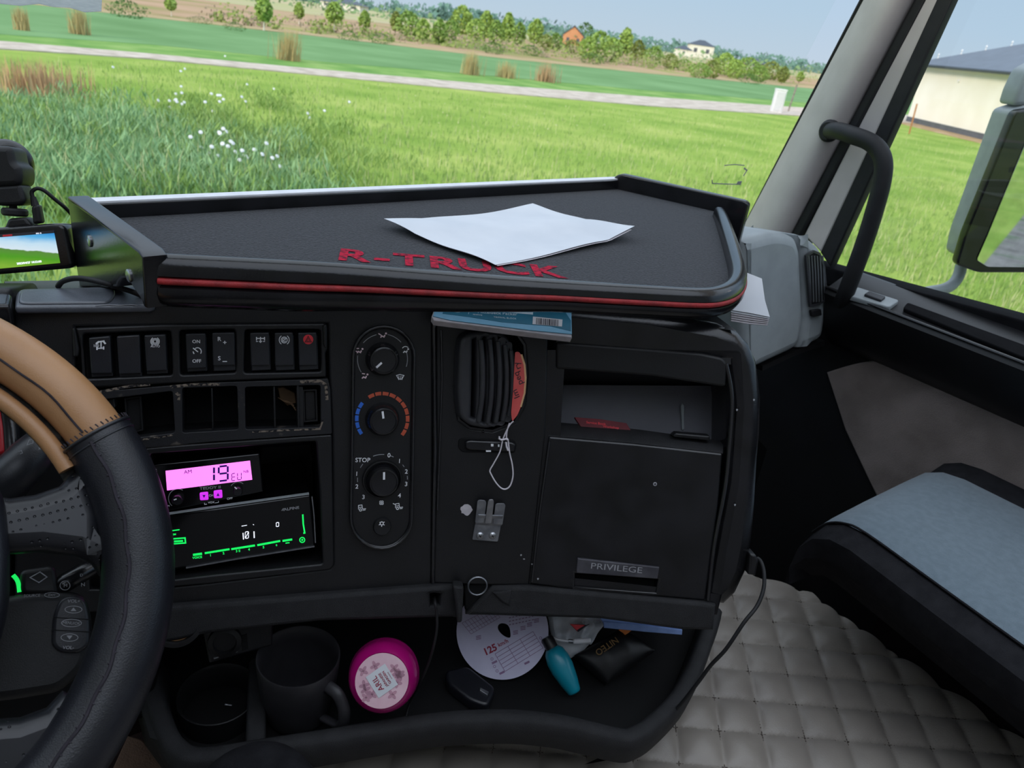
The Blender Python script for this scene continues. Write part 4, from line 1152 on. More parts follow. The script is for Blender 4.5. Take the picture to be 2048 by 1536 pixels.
mk('mount_shoe', ppl(FK, [(6, 460), (16, 437), (50, 434), (64, 452)], -.026, -.006, .003, .003), M['plastic_d'], dc)
f = FK.at(30, 432, -.016)
mk('lock_ring', lathe(f.o, FK.v, [(.011, 0), (.0125, .002), (.0125, .006), (.011, .008)], 28), M['rubber'], dc)
mk('ball_stem', tube([FK.px(28, 432, -.016), FK.px(26, 410, -.016), FK.px(24, 392, -.016)], [.0045, .0038, .0055], 12), M['rubber'], dc)
mk('mount_clamp', ppl(FK, [(-20, 372), (40, 368), (49, 400), (46, 408), (36, 411), (2, 412), (-20, 408)], -.032, -.004, .004, .004), M['plastic_d'], dc)
mk('mount_body', ppl(FK, [(-30, 290), (22, 292), (29, 325), (40, 333), (43, 350), (40, 372), (-30, 376)], -.04, -.002, .006, .006), M['plastic_d'], dc)
fw = WS.at(14, 327, .002)
fk = Fr(FK.px(14, 327, -.05), WS.u, WS.v)
mk('suction_cup', lathe(fk.o, (fk.n + FK.n).normalized() * -1, [(.006, -.012), (.018, -.008), (.024, 0), (.0255, .004), (.0245, .008)], 36), M['gloss'], dc)
mk('mount_neck', tube([FK.px(8, 330, -.03), fk.o, WS.px(8, 330, .006)], .009, 12), M['plastic_d'], dc)

cab = thing('camera_cable', FK.px(71, 447, -.012), 'thin black cable plugged into the top of the dash camera', 'cable')
mk('plug', join(ppl(FK, [(61, 412), (76, 409), (83, 446), (65, 449)], -.02, -.008, .003, .003)), M['plastic_d'], cab)
mk('strain_relief', tube([FK.px(71, 412, -.014), FK.px(66, 394, -.014)], [.0042, .0028], 10), M['rubber'], cab)
mk('cord', tube(cr([FK.px(66, 396, -.014), FK.px(64, 384, -.014), FK.px(74, 377, -.014), FK.px(88, 381, -.016), FK.px(109, 398, -.02), FK.px(135, 420, -.03), FK.px(160, 450, -.06)], 6), .0021, 8), M['rubber'], cab, 60)
tag(mk('cable', tube(cr([FT.px(116, 573, .004), FT.px(125, 563, .012), FT.px(146, 557, .018), FT.px(172, 558, .02), FT.px(208, 566, .02), FT.px(234, 574, .016), FT.px(263, 583, .010), FT.px(285, 592, .006)], 6), .0028, 8), M['rubber'], None, 60),
    'black cable lying across the dashboard top into the shelf notch', 'cable')
# ------------------------------------------------------------------ steering wheel and column
def perf_mat(name, col):
    m = mat(name, col, .36, '191a1f', 30, spec=.5)
    t = m.node_tree
    b = t.nodes['Principled BSDF']
    tc = t.nodes.new('ShaderNodeTexCoord')
    v = t.nodes.new('ShaderNodeTexVoronoi')
    v.inputs['Scale'].default_value = 190
    v.inputs['Randomness'].default_value = .15
    r = t.nodes.new('ShaderNodeValToRGB')
    r.color_ramp.elements[0].position, r.color_ramp.elements[1].position = .10, .22
    bp = t.nodes.new('ShaderNodeBump')
    bp.inputs['Strength'].default_value = .9
    bp.inputs['Distance'].default_value = .0012
    t.links.new(tc.outputs['Object'], v.inputs['Vector'])
    t.links.new(v.outputs['Distance'], r.inputs[0])
    t.links.new(r.outputs[0], bp.inputs['Height'])
    t.links.new(bp.outputs[0], b.inputs['Normal'])
    return m
M['perf'] = perf_mat('perforated_black_leather', '131418')
TW = radians(40)
FWh = Fr((-.1216, .5766, 2.6 - .40625), (1, 0, 0), (0, sin(TW), cos(TW)))
RW, rW = .2155, .0272
def wang(x, y):
    u, v = FWh.uv(x, y)
    return math.atan2(v, u), math.hypot(u, v)
aS = wang(200, 866)[0]
def arc(R, a0, a1, n=0.0, k=60):
    return [FWh.P(R * cos(a0 + (a1 - a0) * i / k), R * sin(a0 + (a1 - a0) * i / k), n) for i in range(k + 1)]
sw = thing('steering_wheel', FWh.o, 'steering wheel with a leather rim cover, tan above and black below', 'steering wheel')
rT = .0222
mk('tan_rim_cover', tube(arc(RW + .001, aS, radians(205), 0, 80), rT, 28), M['tan'], sw, 60)['label'] = 'tan leather rim cover'
mk('black_rim_cover', tube(arc(RW, aS, radians(-165), 0, 120), rW * 1.01, 28), M['leather'], sw, 60)['label'] = 'black leather rim cover'
# overlap seam where tan meets black
c0 = FWh.P(RW * cos(aS), RW * sin(aS))
rd = FWh.u * cos(aS) + FWh.v * sin(aS)
ring = lambda off, rr_: [c0 + (FWh.v * cos(aS) - FWh.u * sin(aS)) * off + (rd * cos(t_) + FWh.n * sin(t_)) * rr_ for t_ in [2 * pi * i / 40 for i in range(40)]]
mk('cover_seam', join(tube(ring(-.001, rW * 1.02), .0016, 6, True), tube(ring(-.008, rW * 1.015), .0009, 6, True)), M['leather'], sw, 60)
st_ = []
for i in range(40):
    t_ = 2 * pi * i / 40
    q0 = c0 + (FWh.v * cos(aS) - FWh.u * sin(aS)) * .001 + (rd * cos(t_) + FWh.n * sin(t_)) * rW * 1.03
    q1 = c0 + (FWh.v * cos(aS) - FWh.u * sin(aS)) * .0042 + (rd * cos(t_ + .03) + FWh.n * sin(t_ + .03)) * rW * 1.03
    st_.append(tube([q0, q1], .0006, 5))
mk('stitch', join(*st_), M['stitch'], sw)
# long seam running round the rim on the driver's side
def seam(a0, a1, ph, k, rW=rW):
    o = []
    for i in range(k + 1):
        a = a0 + (a1 - a0) * i / k
        w_ = ph + .03 * sin(i * .9)
        r_ = RW + rW * 1.004 * cos(w_)
        o.append(FWh.P(r_ * cos(a), r_ * sin(a), rW * 1.004 * sin(w_)))
    return o
mk('tan_seam', tube(seam(aS + .02, radians(150), radians(118), 60, rT), .0009, 6), M['stitch'], sw, 60)
mk('black_seam', tube(seam(aS - .03, radians(-120), radians(112), 90), .0016, 6), M['stitch'], sw, 60)
sts = []
for i in range(46):
    a = aS - .05 - i * .045
    for k in (1,):
        w_ = radians(112)
        q = [RW + rW * 1.01 * cos(w_ + d) for d in (-.05, .05)]
        z_ = [rW * 1.01 * sin(w_ + d) for d in (-.05, .05)]
        sts.append(tube([FWh.P(q[0] * cos(a), q[0] * sin(a), z_[0]), FWh.P(q[1] * cos(a + .008), q[1] * sin(a + .008), z_[1])], .0012, 5))
mk('seam_stitch', join(*sts), M['stitch'], sw)
# bare foam and the thin tan inner ring above the spoke
Ri = sum(wang(x, y)[1] for x, y in ((125, 925), (105, 895), (60, 845), (10, 803))) / 4
aE = wang(138, 938)[0]
Rm = (Ri + RW - .0222) / 2
mk('worn_rim_foam', tube(arc(Rm, aE - .06, radians(190), -.016, 60), (RW - rT - Ri) / 2 + .005, 18), M['foam'], sw, 60)['label'] = 'worn bare foam under the rim cover'
mk('inner_ring', tube(arc(Ri, aE, radians(190), .0, 60), .0068, 14), M['tan'], sw, 60)['label'] = 'thin tan inner ring'
# spokes, hub
def wp(pix, n0, n1, b, r=0.0):
    return ppl(FWh, pix, n0, n1, b, r)
mk('spoke', wp([(-30, 985), (20, 992), (70, 985), (120, 968), (147, 940), (160, 925), (190, 960), (212, 1020), (214, 1110), (204, 1150), (186, 1124), (150, 1108), (80, 1100), (20, 1104), (-30, 1110)], -.030, .006, .014), M['perf'], sw, 60)
mk('spoke', wp([(-260, 1450), (-40, 1446), (40, 1440), (95, 1420), (128, 1385), (160, 1400), (180, 1450), (110, 1540), (0, 1600), (-260, 1640)], -.030, .004, .012), M['perf'], sw, 60)
mk('hub_cover', wp([(-420, 900), (-60, 930), (-5, 965), (10, 1000), (20, 1100), (18, 1210), (-4, 1300), (-60, 1370), (-420, 1400)], -.035, .022, .014, .01), M['leather'], sw, 60)
mk('hub_boss', tube([FWh.P(0, 0, -.03), FWh.P(0, 0, -.13), FWh.P(0, -.02, -.26)], [.06, .055, .06], 24), M['plastic_d'], sw)

# steering column stalks and the radio remote
FCo = Fr(FWh.P(0, 0, -.085), FWh.u, FWh.v)
rm = thing('radio_remote', FCo.px(110, 1390), 'black radio remote pod with oval volume buttons behind the steering wheel', 'remote control')
mk('pod', ppl(FCo, [(-60, 1215), (10, 1193), (60, 1185), (140, 1182), (170, 1190), (184, 1230), (186, 1290), (172, 1340), (120, 1385), (30, 1400), (-60, 1410)], -.05, 0, .008, .008), M['plastic_d'], rm)
mk('button_pad', ppl(FCo, [(122, 1196), (150, 1190), (172, 1200), (181, 1240), (180, 1290), (160, 1306), (120, 1305), (103, 1290), (106, 1230)], -.002, .006, .003, .008), M['key'], rm)
mk('pad_gap', join(prib(FCo, [(108, 1235), (181, 1239)], 2, .0065), prib(FCo, [(103, 1260), (181, 1264)], 2, .0065)), M['void'], rm)
def oval(x, y, a, b, **k):
    return prib(FCo, [(x + a * cos(2 * pi * i / 22), y + b * sin(2 * pi * i / 22)) for i in range(22)], 1.3, .0068, True)
mk('button_print', join(oval(147, 1219, 17, 7), oval(143, 1246, 20, 7.5), oval(139, 1275, 17, 7.5), ptext(FCo, 148, 1202, 'VOL+', 7, .0068, 0, bold=.006), ptext(FCo, 143, 1246, 'MENU/OK', 6, .0068, -4, sx=.9), ptext(FCo, 137, 1295, 'VOL-', 7, .0068, 0, bold=.006),
     sheet(FCo, [FCo.uv(147, 1215, .0068), FCo.uv(153, 1222, .0068), FCo.uv(141, 1222, .0068)], .0068), sheet(FCo, [FCo.uv(139, 1279, .0068), FCo.uv(133, 1271, .0068), FCo.uv(145, 1271, .0068)], .0068)), M['mark_dim'], rm)
mk('rim_print', join(ptext(FCo, 64, 1191, 'SOURCE', 6, .0005, 2), ptext(FCo, 104, 1190, 'EXIT', 5, .0005, -2), prib(FCo, [(104 + 15 * cos(2 * pi * i / 22), 1190 + 5 * sin(2 * pi * i / 22)) for i in range(22)], 1.1, .0005, True)), M['mark_dim'], rm)
mk('emblem', prib(FCo, [(60, 1155), (80, 1144), (94, 1154), (78, 1165)], 2, -.002, True), M['steel'], rm)
mk('emblem_base', ppl(FCo, [(40, 1140), (110, 1130), (120, 1190), (40, 1190)], -.03, -.004, .004, .006), M['plastic_d'], rm)
ls = thing('indicator_stalk', FCo.px(160, 1155), 'short black control stalk marked N behind the wheel spoke', 'stalk')
mk('stalk', tube([FCo.px(95, 1190, -.02), FCo.px(130, 1166, -.01), FCo.px(165, 1145, -.01), FCo.px(200, 1128, -.02)], [.006, .0085, .0085, .007], 16), M['gloss'], ls)
FLk = Fr(FCo.px(165, 1158, .000), FCo.u, FCo.v)
mk('stalk_print', join(ptext(FLk, 166, 1169, 'N', 8, 0, 10), ptext(FLk, 163, 1150, 'D', 6, .002, 10), ptext(FLk, 131, 1171, 'M', 7, .001, 5), prib(FLk, [(130 + 10 * cos(2 * pi * i / 18), 1171 + 9 * sin(2 * pi * i / 18)) for i in range(18)], 1.2, .001, True)), M['mark_dim'], ls)
us = thing('wiper_stalk', FCo.px(50, 930), 'thick dark wiper stalk showing through the upper wheel opening', 'stalk')
ux = [FCo.px(-40, 1010, -.05), FCo.px(15, 962, -.035), FCo.px(60, 915, -.03), FCo.px(100, 872, -.04)]
mk('stalk', tube(ux, [.015, .020, .019, .015], 20), M['key'], us)
FU = Fr(FCo.px(50, 900, -.008), FCo.u, FCo.v)
mk('stalk_print', join(prib(FU, [(54, 890), (58, 880), (66, 878), (66, 886)], 1.2, 0, True), prib(FU, [(37, 903), (43, 901), (45, 906), (40, 908)], 1.1, 0), prib(FU, [(77, 895), (81, 899)], 1.2, 0), prib(FU, [(81, 895), (77, 899)], 1.2, 0)), M['mark_dim'], us)
gi = tag(mk('indicator_lamp', prib(FCo, [(q_[0], q_[1]) for q_ in cr([(26, 1150, 0), (33, 1158, 0), (37, 1168, 0), (39, 1184, 0)], 5)], 9, -.006, t=.003), M['green_led']), 'green glowing curved light strip beside the wheel hub', 'indicator light')

# instrument housing at the far left
ih = thing('instrument_housing', FA.px(-60, 1250), 'black instrument housing cut off by the left edge', 'instrument panel')
mk('housing', ppl(FA, [(-330, 578), (16, 576), (24, 588), (27, 612), (22, 660), (24, 1240), (-330, 1300)], -.10, -.004, .008, .004), M['plastic_d'], ih)
FTi = Fr(FA.px(10, 600, -.004), FT.u, FT.v)
mk('top_cap', ppl(FTi, [(-300, 612), (20, 610), (24, 588), (14, 578), (-300, 580)], -.02, .006, .004, .004), M['gloss'], ih)
mk('knee_panel', ppl(FA, [(-330, 1225), (330, 1212), (322, 1290), (300, 1440), (-330, 1560)], -.10, -.05, .01), M['void'], ih)
rc = thing('red_trim_strip', FCo.px(3, 900), 'red lacquered strip behind the wheel at the left edge', 'trim')
mk('red_face', ppl(FCo, [(-60, 800), (2, 816), (9, 850), (13, 905), (-60, 930)], -.075, -.06, .003, .003), M['redbody'], rc)
mk('black_sleeve', tube([FCo.px(16, 815, -.065), FCo.px(22, 860, -.065), FCo.px(25, 905, -.065)], .008, 12), M['gloss'], rc)
# ------------------------------------------------------------------ storage tray under the dashboard
ZF, ZR, ZM = 2.6 - .80, 2.6 - .75, 2.6 - .885
ir_px = [(316, 1300), (322, 1370), (345, 1440), (372, 1478), (410, 1490), (520, 1474), (640, 1456), (860, 1422), (1005, 1415), (1100, 1422), (1168, 1435), (1240, 1452), (1262, 1450), (1294, 1431), (1348, 1377), (1380, 1318), (1402, 1262), (1412, 1236), (1420, 1210)]
ir = [atz(x, y, ZR) for x, y in ir_px]
irs = cr(ir, 4)
cen = Vector((.42, .75, ZR))
def offs(P, d, z):
    o = []
    for i in range(len(P)):
        a, c = P[max(i - 1, 0)], P[min(i + 1, len(P) - 1)]
        t_ = (c - a)
        t_.z = 0
        t_.normalize()
        nn = Vector((t_.y, -t_.x, 0))
        if nn.dot(P[i] - cen) < 0:
            nn = -nn
        q_ = P[i] + nn * d
        o.append(Vector((q_.x, q_.y, z)))
    return o
tr = thing('storage_tray', cen, 'open black storage tray bulging out below the dashboard', 'tray')
mk('rim', loft([offs(irs, -.010, ZF), offs(irs, -.003, ZR - .012), offs(irs, 0, ZR - .003), offs(irs, .004, ZR), offs(irs, .015, ZR), offs(irs, .0195, ZR - .004), offs(irs, .021, ZR - .018), offs(irs, .018, ZR - .042), offs(irs, .004, ZR - .052), offs(irs, -.03, ZR - .056)], False, False), M['grain'], tr, 50)
bk_pts = [Vector((1.02, .72, ZF)), Vector((.80, .96, ZF)), Vector((.10, 1.02, ZF)), Vector((.02, .80, ZF))]
fl = offs(irs, -.008, ZF) + bk_pts
FZ = Fr((0, 0, ZF), (1, 0, 0), (0, 1, 0))
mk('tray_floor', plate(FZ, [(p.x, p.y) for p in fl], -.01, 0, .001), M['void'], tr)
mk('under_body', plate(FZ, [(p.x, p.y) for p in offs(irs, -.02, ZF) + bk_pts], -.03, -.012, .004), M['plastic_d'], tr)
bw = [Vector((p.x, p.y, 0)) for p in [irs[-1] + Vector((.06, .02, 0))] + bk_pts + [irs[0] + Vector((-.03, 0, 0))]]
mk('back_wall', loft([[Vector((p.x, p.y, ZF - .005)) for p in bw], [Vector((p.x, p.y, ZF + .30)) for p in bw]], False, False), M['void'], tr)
# cup hollow on the left with its divider
cc = atz(438, 1425, ZF)
mk('cup_hollow', lathe(cc, (0, 0, 1), [(.040, .002), (.043, .03), (.046, .034), (.047, .033), (.045, .0)], 36, False), M['plastic_d'], tr)
dv0, dv1 = atz(512, 1462, ZF + .025), atz(514, 1380, ZF + .025)
dv = Fr((dv0 + dv1) / 2, dv1 - dv0, (0, 0, 1))
mk('divider', box(dv, -.055, .07, -.025, .012, -.011, .011, .006), M['grain'], tr)
mk('clip_light', tube([atz(450, 1409, ZF + .003), atz(464, 1411, ZF + .003)], .0012, 6), M['steel'], tr)
mk('left_flank', loft([[atz(322, 1330, ZR), atz(300, 1400, ZR), atz(345, 1490, ZR), atz(400, 1512, ZR)], [atz(300, 1350, ZR - .01), atz(278, 1400, ZR - .01), atz(300, 1475, ZR - .01), atz(345, 1520, ZR - .02)], [atz(290, 1370, ZR - .1), atz(272, 1420, ZR - .1), atz(290, 1490, ZR - .1), atz(330, 1545, ZR - .1)]], False, False), M['grain'], tr)

# power socket block at the back of the tray
sb = thing('socket_block', FA.px(470, 1330, -.05), 'dark socket housing tucked under the dashboard lip behind the mug', 'socket')
FSb = Fr(FA.px(470, 1290, -.02), FA.u, FA.v)
mk('housing', ppl(FSb, [(405, 1262), (545, 1240), (545, 1292), (418, 1328)], -.05, 0, .003, .002), M['plastic'], sb)
f = FSb.at(450, 1282, 0)
mk('round_socket', lathe(f.o, f.n, [(.019, 0), (.018, .004), (.013, .006), (.012, .001)], 28), M['plastic_d'], sb)
for x, y in ((433, 1315), (470, 1304)):
    mk('contact', ppl(FSb, [(x - 6, y + 1), (x + 5, y - 2), (x + 5, y + 1), (x - 5, y + 4)], 0, .002, .0005), M['steel'], sb)
mk('side_slot', ppl(FSb, [(482, 1272), (494, 1268), (496, 1298), (485, 1302)], -.001, .001, .0003), M['void'], sb)

# mug
HM = .098
mc = atz(597, 1310, ZF + HM)
mb = Vector((mc.x, mc.y, ZF))
rm_ = 82 * (mc - CAM).dot(FWD) / FPX
mg = thing('coffee_mug', mb, 'dark grey ceramic mug standing in the tray left of the pink tub', 'mug')
mk('body', lathe(mb, (0, 0, 1), [(rm_ * .62, .0), (rm_ * .72, .001), (rm_ * .80, .012), (rm_ * .88, .035), (rm_ * .97, .075), (rm_, HM - .002), (rm_ * .985, HM), (rm_ * .95, HM - .001), (rm_ * .92, .075), (rm_ * .84, .035), (rm_ * .70, .010), (.002, .008)], 56), M['mug'], mg, 60)
hd = (RI * .86 - _fh * .5)
hd.z = 0
hd.normalize()
zz = Vector((0, 0, 1))
mk('handle', tube(cr([mb + hd * rm_ * .94 + zz * .078, mb + hd * rm_ * 1.30 + zz * .076, mb + hd * rm_ * 1.52 + zz * .055, mb + hd * rm_ * 1.42 + zz * .030, mb + hd * rm_ * .86 + zz * .022], 8), .0048, 12, flat=1.5), M['mug'], mg, 60)

# magenta gel tub
FAf = Fr(atd(770, 1346, .885), (RI + Vector((0, 0, 0))), UI)
ax = (-FWD + RI * .10 + UI * .18).normalized()
rp = 70 * .885 / FPX
cF = atd(768, 1349, .90)
af = thing('air_freshener', cF - Vector((0, 0, .05)), 'magenta plastic air freshener tub with a round pink label', 'air freshener')
mk('tub', lathe(cF, ax, [(rp * .55, -.045), (rp * .85, -.035), (rp * 1.0, -.012), (rp * 1.02, 0), (rp * .98, .008), (rp * .985, .012), (rp * .95, .020), (rp * .87, .029), (rp * .76, .034), (rp * .74, .0335), (.001, .034)], 56, True, UI * 1.15), M['pink'], af, 50)
FLb = Fr(cF + ax * .0345, RI, UI)
FLb = Fr(FLb.o, RI - ax * RI.dot(ax), UI - ax * UI.dot(ax))
lb_ = mk('label', sheet(FLb, ell(0, 0, rp * .74, n=48), .0008, .0008), M['label_pink'], af)
lb_['label'] = 'round pale pink label'
rng = random.Random(7)
pet = []
for i in range(12):
    a = rng.uniform(0, 2 * pi)
    r_ = rp * rng.uniform(.42, .62)
    for k in range(4):
        b_ = a + k * pi / 2
        pet.append(sheet(FLb, ell(r_ * cos(a) + .0028 * cos(b_), r_ * sin(a) + .0028 * sin(b_), .0032, .0018, 12, b_), .0012, .0002))
mk('blossom_print', join(*pet), mat('dusty_rose_print', 'b98a9a', .7, 'a87c8e', 60), lb_)
rotL = radians(124)
cL = lambda u, v: (u * cos(rotL) - v * sin(rotL), u * sin(rotL) + v * cos(rotL))
mk('card_panel', sheet(FLb, [cL(*q_) for q_ in ((-.014, -.013), (.014, -.013), (.014, .013), (-.014, .013))], .0016, .0003), M['paper'], lb_)
def tl(s, h, u, v, **k):
    a, b = cL(u, v)
    return text(FLb, s, h, a, b, .002, rotL, **k)
mk('card_print', join(tl('ARIL', .0062, 0, .0055, bold=.004), tl('JAPANESE', .0028, 0, -.002, bold=.01), tl('GARDEN', .0028, 0, -.0065, bold=.01), tl('air freshener', .0012, 0, -.0105)), M['red_ink'], lb_)

# tachograph disc
FDc = Fr(atd(1005, 1262, 1.03), RI, UI * cos(radians(12)) + FWD * sin(radians(12)))
rD = 92 * 1.03 / FPX
hp_ = cr([(996, 1258, 0), (997, 1250, 0), (1004, 1246.5, 0), (1014, 1249, 0), (1019, 1256, 0), (1021, 1268, 0), (1020, 1275, 0), (1012, 1274, 0), (1002, 1267, 0)], 3, True)
cu0, cv0 = FDc.uv(1005, 1262)
dk = thing('tachograph_disc', FDc.px(1005, 1354), 'white round tachograph paper disc printed 125 km/h standing in the tray', 'paper disc')
mk('disc', plate(FDc, ell(cu0, cv0, rD, n=72), -.0006, 0, .0001, [[FDc.uv(q_[0], q_[1]) for q_ in hp_]]), mat('lilac_white_paper', 'c9c6dc', .8, 'c2bfd6', 40), dk)
def dx(x, y, s, h, r):
    return ptext(FDc, x, y, s, h, .0004, r, bold=.01)
mk('speed_print', join(ptext(FDc, 980, 1299, '125', 13, .0004, 25, bold=.03), ptext(FDc, 1006, 1285.5, 'km/h', 7.5, .0004, 25, bold=.015)), M['red_ink'], dk)
gr = []
def G(a, b, wd=.9):
    gr.append(prib(FDc, [a, b], wd, .0004))
tl_, tr_, br_, bl_ = Vector((990, 1308)), Vector((1066, 1263)), Vector((1086, 1296)), Vector((1010, 1343))
for i in range(6):
    t_ = i / 5
    a_, b_ = tl_.lerp(bl_, t_), tr_.lerp(br_, t_)
    G(tuple(a_), tuple(b_))
for t_ in (0, .34, .66, 1):
    a_, b_ = tl_.lerp(tr_, t_), bl_.lerp(br_, t_)
    G(tuple(a_), tuple(b_))
t2 = [Vector(q_) for q_ in ((924, 1246), (985, 1215), (1000, 1235), (942, 1268))]
for i in range(11):
    a_, b_ = t2[0].lerp(t2[1], i / 10), t2[3].lerp(t2[2], i / 10)
    G(tuple(a_), tuple(b_), .7)
for t_ in (0, .4, .75, 1):
    G(tuple(t2[0].lerp(t2[3], t_)), tuple(t2[1].lerp(t2[2], t_)), .7)
rng = random.Random(2)
for k in range(26):
    x, y = 1018 + (k % 9) * 6.5, 1236 + (k // 9) * 7 - (k % 9) * 1.4
    G((x, y), (x + 4, y - 1.2), 1.6)
for x, y in ((957, 1276), (1031, 1266), (1046, 1257), (1059, 1250), (1073, 1242)):
    for d in range(3):
        G((x - 5, y - 3 + d * 3), (x + 5, y - 5 + d * 3), 1.4)
for x, y in ((1054, 1326), (1004, 1346), (989, 1325)):
    G((x - 5, y + 2), (x + 5, y - 3), 4)
for x, y in ((989, 1333), (994, 1342), (1081, 1276), (1085, 1284), (984, 1318)):
    gr.append(prib(FDc, [(x + 2.5 * cos(2 * pi * i / 10), y + 2.5 * sin(2 * pi * i / 10)) for i in range(10)], .9, .0004, True))
mk('table_print', join(*gr), mat('faded_mauve_print', '8d6f92', .7, '7f6386', 40), dk)

# things lying in the right half of the tray
def lean(x, y, tilt=48, az=88, dz=.004):
    return azfr(atz(x, y, ZF + dz), az, tilt)
Fk = lean(1138, 1330, 40, 88)
pk = thing('snack_packet', Fk.px(1138, 1317), 'crumpled white packet with a red and black triangle behind the teal bottle', 'packet')
def crump(u, v):
    q_ = [(1092, 1225), (1215, 1232), (1180, 1288), (1104, 1280)]
    a_, b_, c_, d_ = [Vector(Fk.uv(*z_)) for z_ in q_]
    p = (a_ * (1 - u) + b_ * u) * (1 - v) + (d_ * (1 - u) + c_ * u) * v
    return Fk.P(p.x, p.y, .008 + .006 * sin(u * 9 + v * 4) * sin(v * 7 - u * 3) + .004 * sin(u * 21))
mk('wrapper', surf(crump, 26, 18, tuple(Fk.n * -.004)), M['paper'], pk, 40)
mk('wrapper_tip', loft([[Fk.px(1104, 1279, .010), Fk.px(1140, 1284, .016), Fk.px(1180, 1287, .008)], [Fk.px(1118, 1298, .008), Fk.px(1142, 1303, .014), Fk.px(1166, 1302, .006)], [Fk.px(1136, 1316, .004), Fk.px(1139, 1318, .004), Fk.px(1143, 1316, .004)],
     [Fk.px(1136, 1316, .000), Fk.px(1139, 1318, .0), Fk.px(1143, 1316, .0)], [Fk.px(1104, 1279, .002), Fk.px(1140, 1284, .002), Fk.px(1180, 1287, .002)]], False, False), M['paper'], pk, 40)
mk('red_triangle', sheet(Fk, [Fk.uv(1140, 1248, .02), Fk.uv(1172, 1250, .02), Fk.uv(1155, 1263, .02)], .02, .006), M['red'], pk)
mk('black_triangle', sheet(Fk, [Fk.uv(1172, 1249, .02), Fk.uv(1180, 1248, .02), Fk.uv(1156, 1264, .02), Fk.uv(1154, 1260, .02)], .021, .006), M['ink'], pk)
mk('packet_print', join(prib(Fk, [(1172 + 7 * cos(2 * pi * i / 16), 1244 + 5 * sin(2 * pi * i / 16)) for i in range(16)], 1.2, .021, True), ptext(Fk, 1172, 1244, '2x', 6, .021, 20), prib(Fk, [(1194 + 7 * cos(2 * pi * i / 16), 1244 + 3 * sin(2 * pi * i / 16)) for i in range(16)], 1.2, .018, True)), M['mark_dim'], pk)
wc = thing('white_cable', Fk.px(1160, 1285, .03), 'short white cable with a cylindrical plug across the white packet', 'cable')
mk('plug', tube([Fk.px(1146, 1283, .040), Fk.px(1148, 1283, .040), Fk.px(1180, 1281, .040), Fk.px(1181.5, 1281, .040)], [.0028, .0038, .0038, .003], 14), M['white_pl'], wc)
mk('cord', tube(cr([Fk.px(1090, 1272, .02), Fk.px(1106, 1276, .036), Fk.px(1125, 1281, .040), Fk.px(1147, 1283, .040)], 5), .0018, 8), M['white_pl'], wc, 60)
mk('strain_relief', tube([Fk.px(1137, 1282, .040), Fk.px(1147, 1283, .040)], .0027, 10), M['steel'], wc)
b0, b1 = atz(1150, 1386, ZF + .011), atz(1104, 1296, ZF + .05)
bx_ = (b1 - b0)
Lb = bx_.length
tb = thing('teal_bottle', b0 - Vector((0, 0, .01)), 'small teal plastic bottle lying beside the round paper disc', 'bottle')
sB = (b0 - CAM).dot(FWD) / FPX
mk('body', lathe(b0, bx_, [(11 * sB, 0), (13.5 * sB, .002), (15 * sB, .006), (19 * sB, Lb * .25), (24 * sB, Lb * .55), (24 * sB, Lb * .75), (20 * sB, Lb * .92), (14 * sB, Lb)], 32), M['teal'], tb, 60)
mk('neck', lathe(b0 + bx_, bx_, [(13 * sB, 0), (13 * sB, .012), (11 * sB, .016)], 28), M['plastic'], tb)
Fbp = lean(1300, 1330, 30, 88)
FBp_ = Fr(Fbp.px(1290, 1258, .03), Fbp.u, Fbp.v)
tag(mk('blue_leaflet', join(ppl(FBp_, [(1207, 1243), (1290, 1251), (1365, 1260), (1364, 1270), (1290, 1264), (1208, 1256)], -.004, 0, .001), ppl(FBp_, [(1200, 1236), (1364, 1250), (1364, 1262), (1207, 1247)], -.06, -.003, .001)), M['blue_paper']), 'folded pale blue leaflet edge showing under the glove box', 'leaflet')
pc = thing('dark_pouch', atz(1250, 1330, ZF), 'black pouch with bronze lettering beside the white packet', 'pouch')
Fpo = Fr(atz(1215, 1345, ZF + .02), Fbp.u, Fbp.v * .75 - Fbp.n * .5)
def pouch(u, v):
    q_ = [(1150, 1310), (1245, 1255), (1310, 1300), (1215, 1365)]
    a_, b_, c_, d_ = [Vector(Fpo.uv(*z_)) for z_ in q_]
    p = (a_ * (1 - u) + b_ * u) * (1 - v) + (d_ * (1 - u) + c_ * u) * v
    return Fpo.P(p.x, p.y, .016 * (max(0, sin(pi * u)) * max(0, sin(pi * v))) ** .5 + .0008 * sin(u * 17 + v * 5))
mk('pouch_body', surf(pouch, 24, 20, tuple(Fpo.n * -.012)), M['plastic_d'], pc, 60)
mk('lettering', text(Fpo, 'NITEO', .0085, *Fpo.uv(1214, 1293, .018), .0185, radians(218), sx=1.05, bold=.01), M['gold_ink'], pc)
tag(mk('orange_cap', loft([[Fbp.px(1250 + dx_ * 13, 1262 + dy_, .02 + dn) for dx_, dy_ in ((-1, -2), (-.3, 4), (0, 8), (.4, 5), (1, -1), (0, -6))] for dn in (-.008, 0.0)]), M['orange']), 'small orange cap under the blue leaflet', 'cap')
wl0 = atz(925, 1390, ZF + .012)
FWl = Fr(wl0, (RI * .9 - _fh * .35), _fh)
FWl = Fr(wl0, Vector((FWl.u.x, FWl.u.y, 0)), Vector((-FWl.u.y, FWl.u.x, 0)))
wlt = thing('black_wallet', wl0 - Vector((0, 0, .012)), 'black leather wallet with a metal clasp beneath the paper disc', 'wallet')
mk('leather_fold', ppl(FWl, [(890, 1340), (935, 1330), (992, 1375), (975, 1412), (940, 1400), (895, 1365)], -.012, .006, .004, .008), M['leather'], wlt)
mk('clasp', ppl(FWl, [(960, 1374), (978, 1383), (975, 1390), (959, 1380)], .004, .009, .001, .001), M['steel'], wlt)

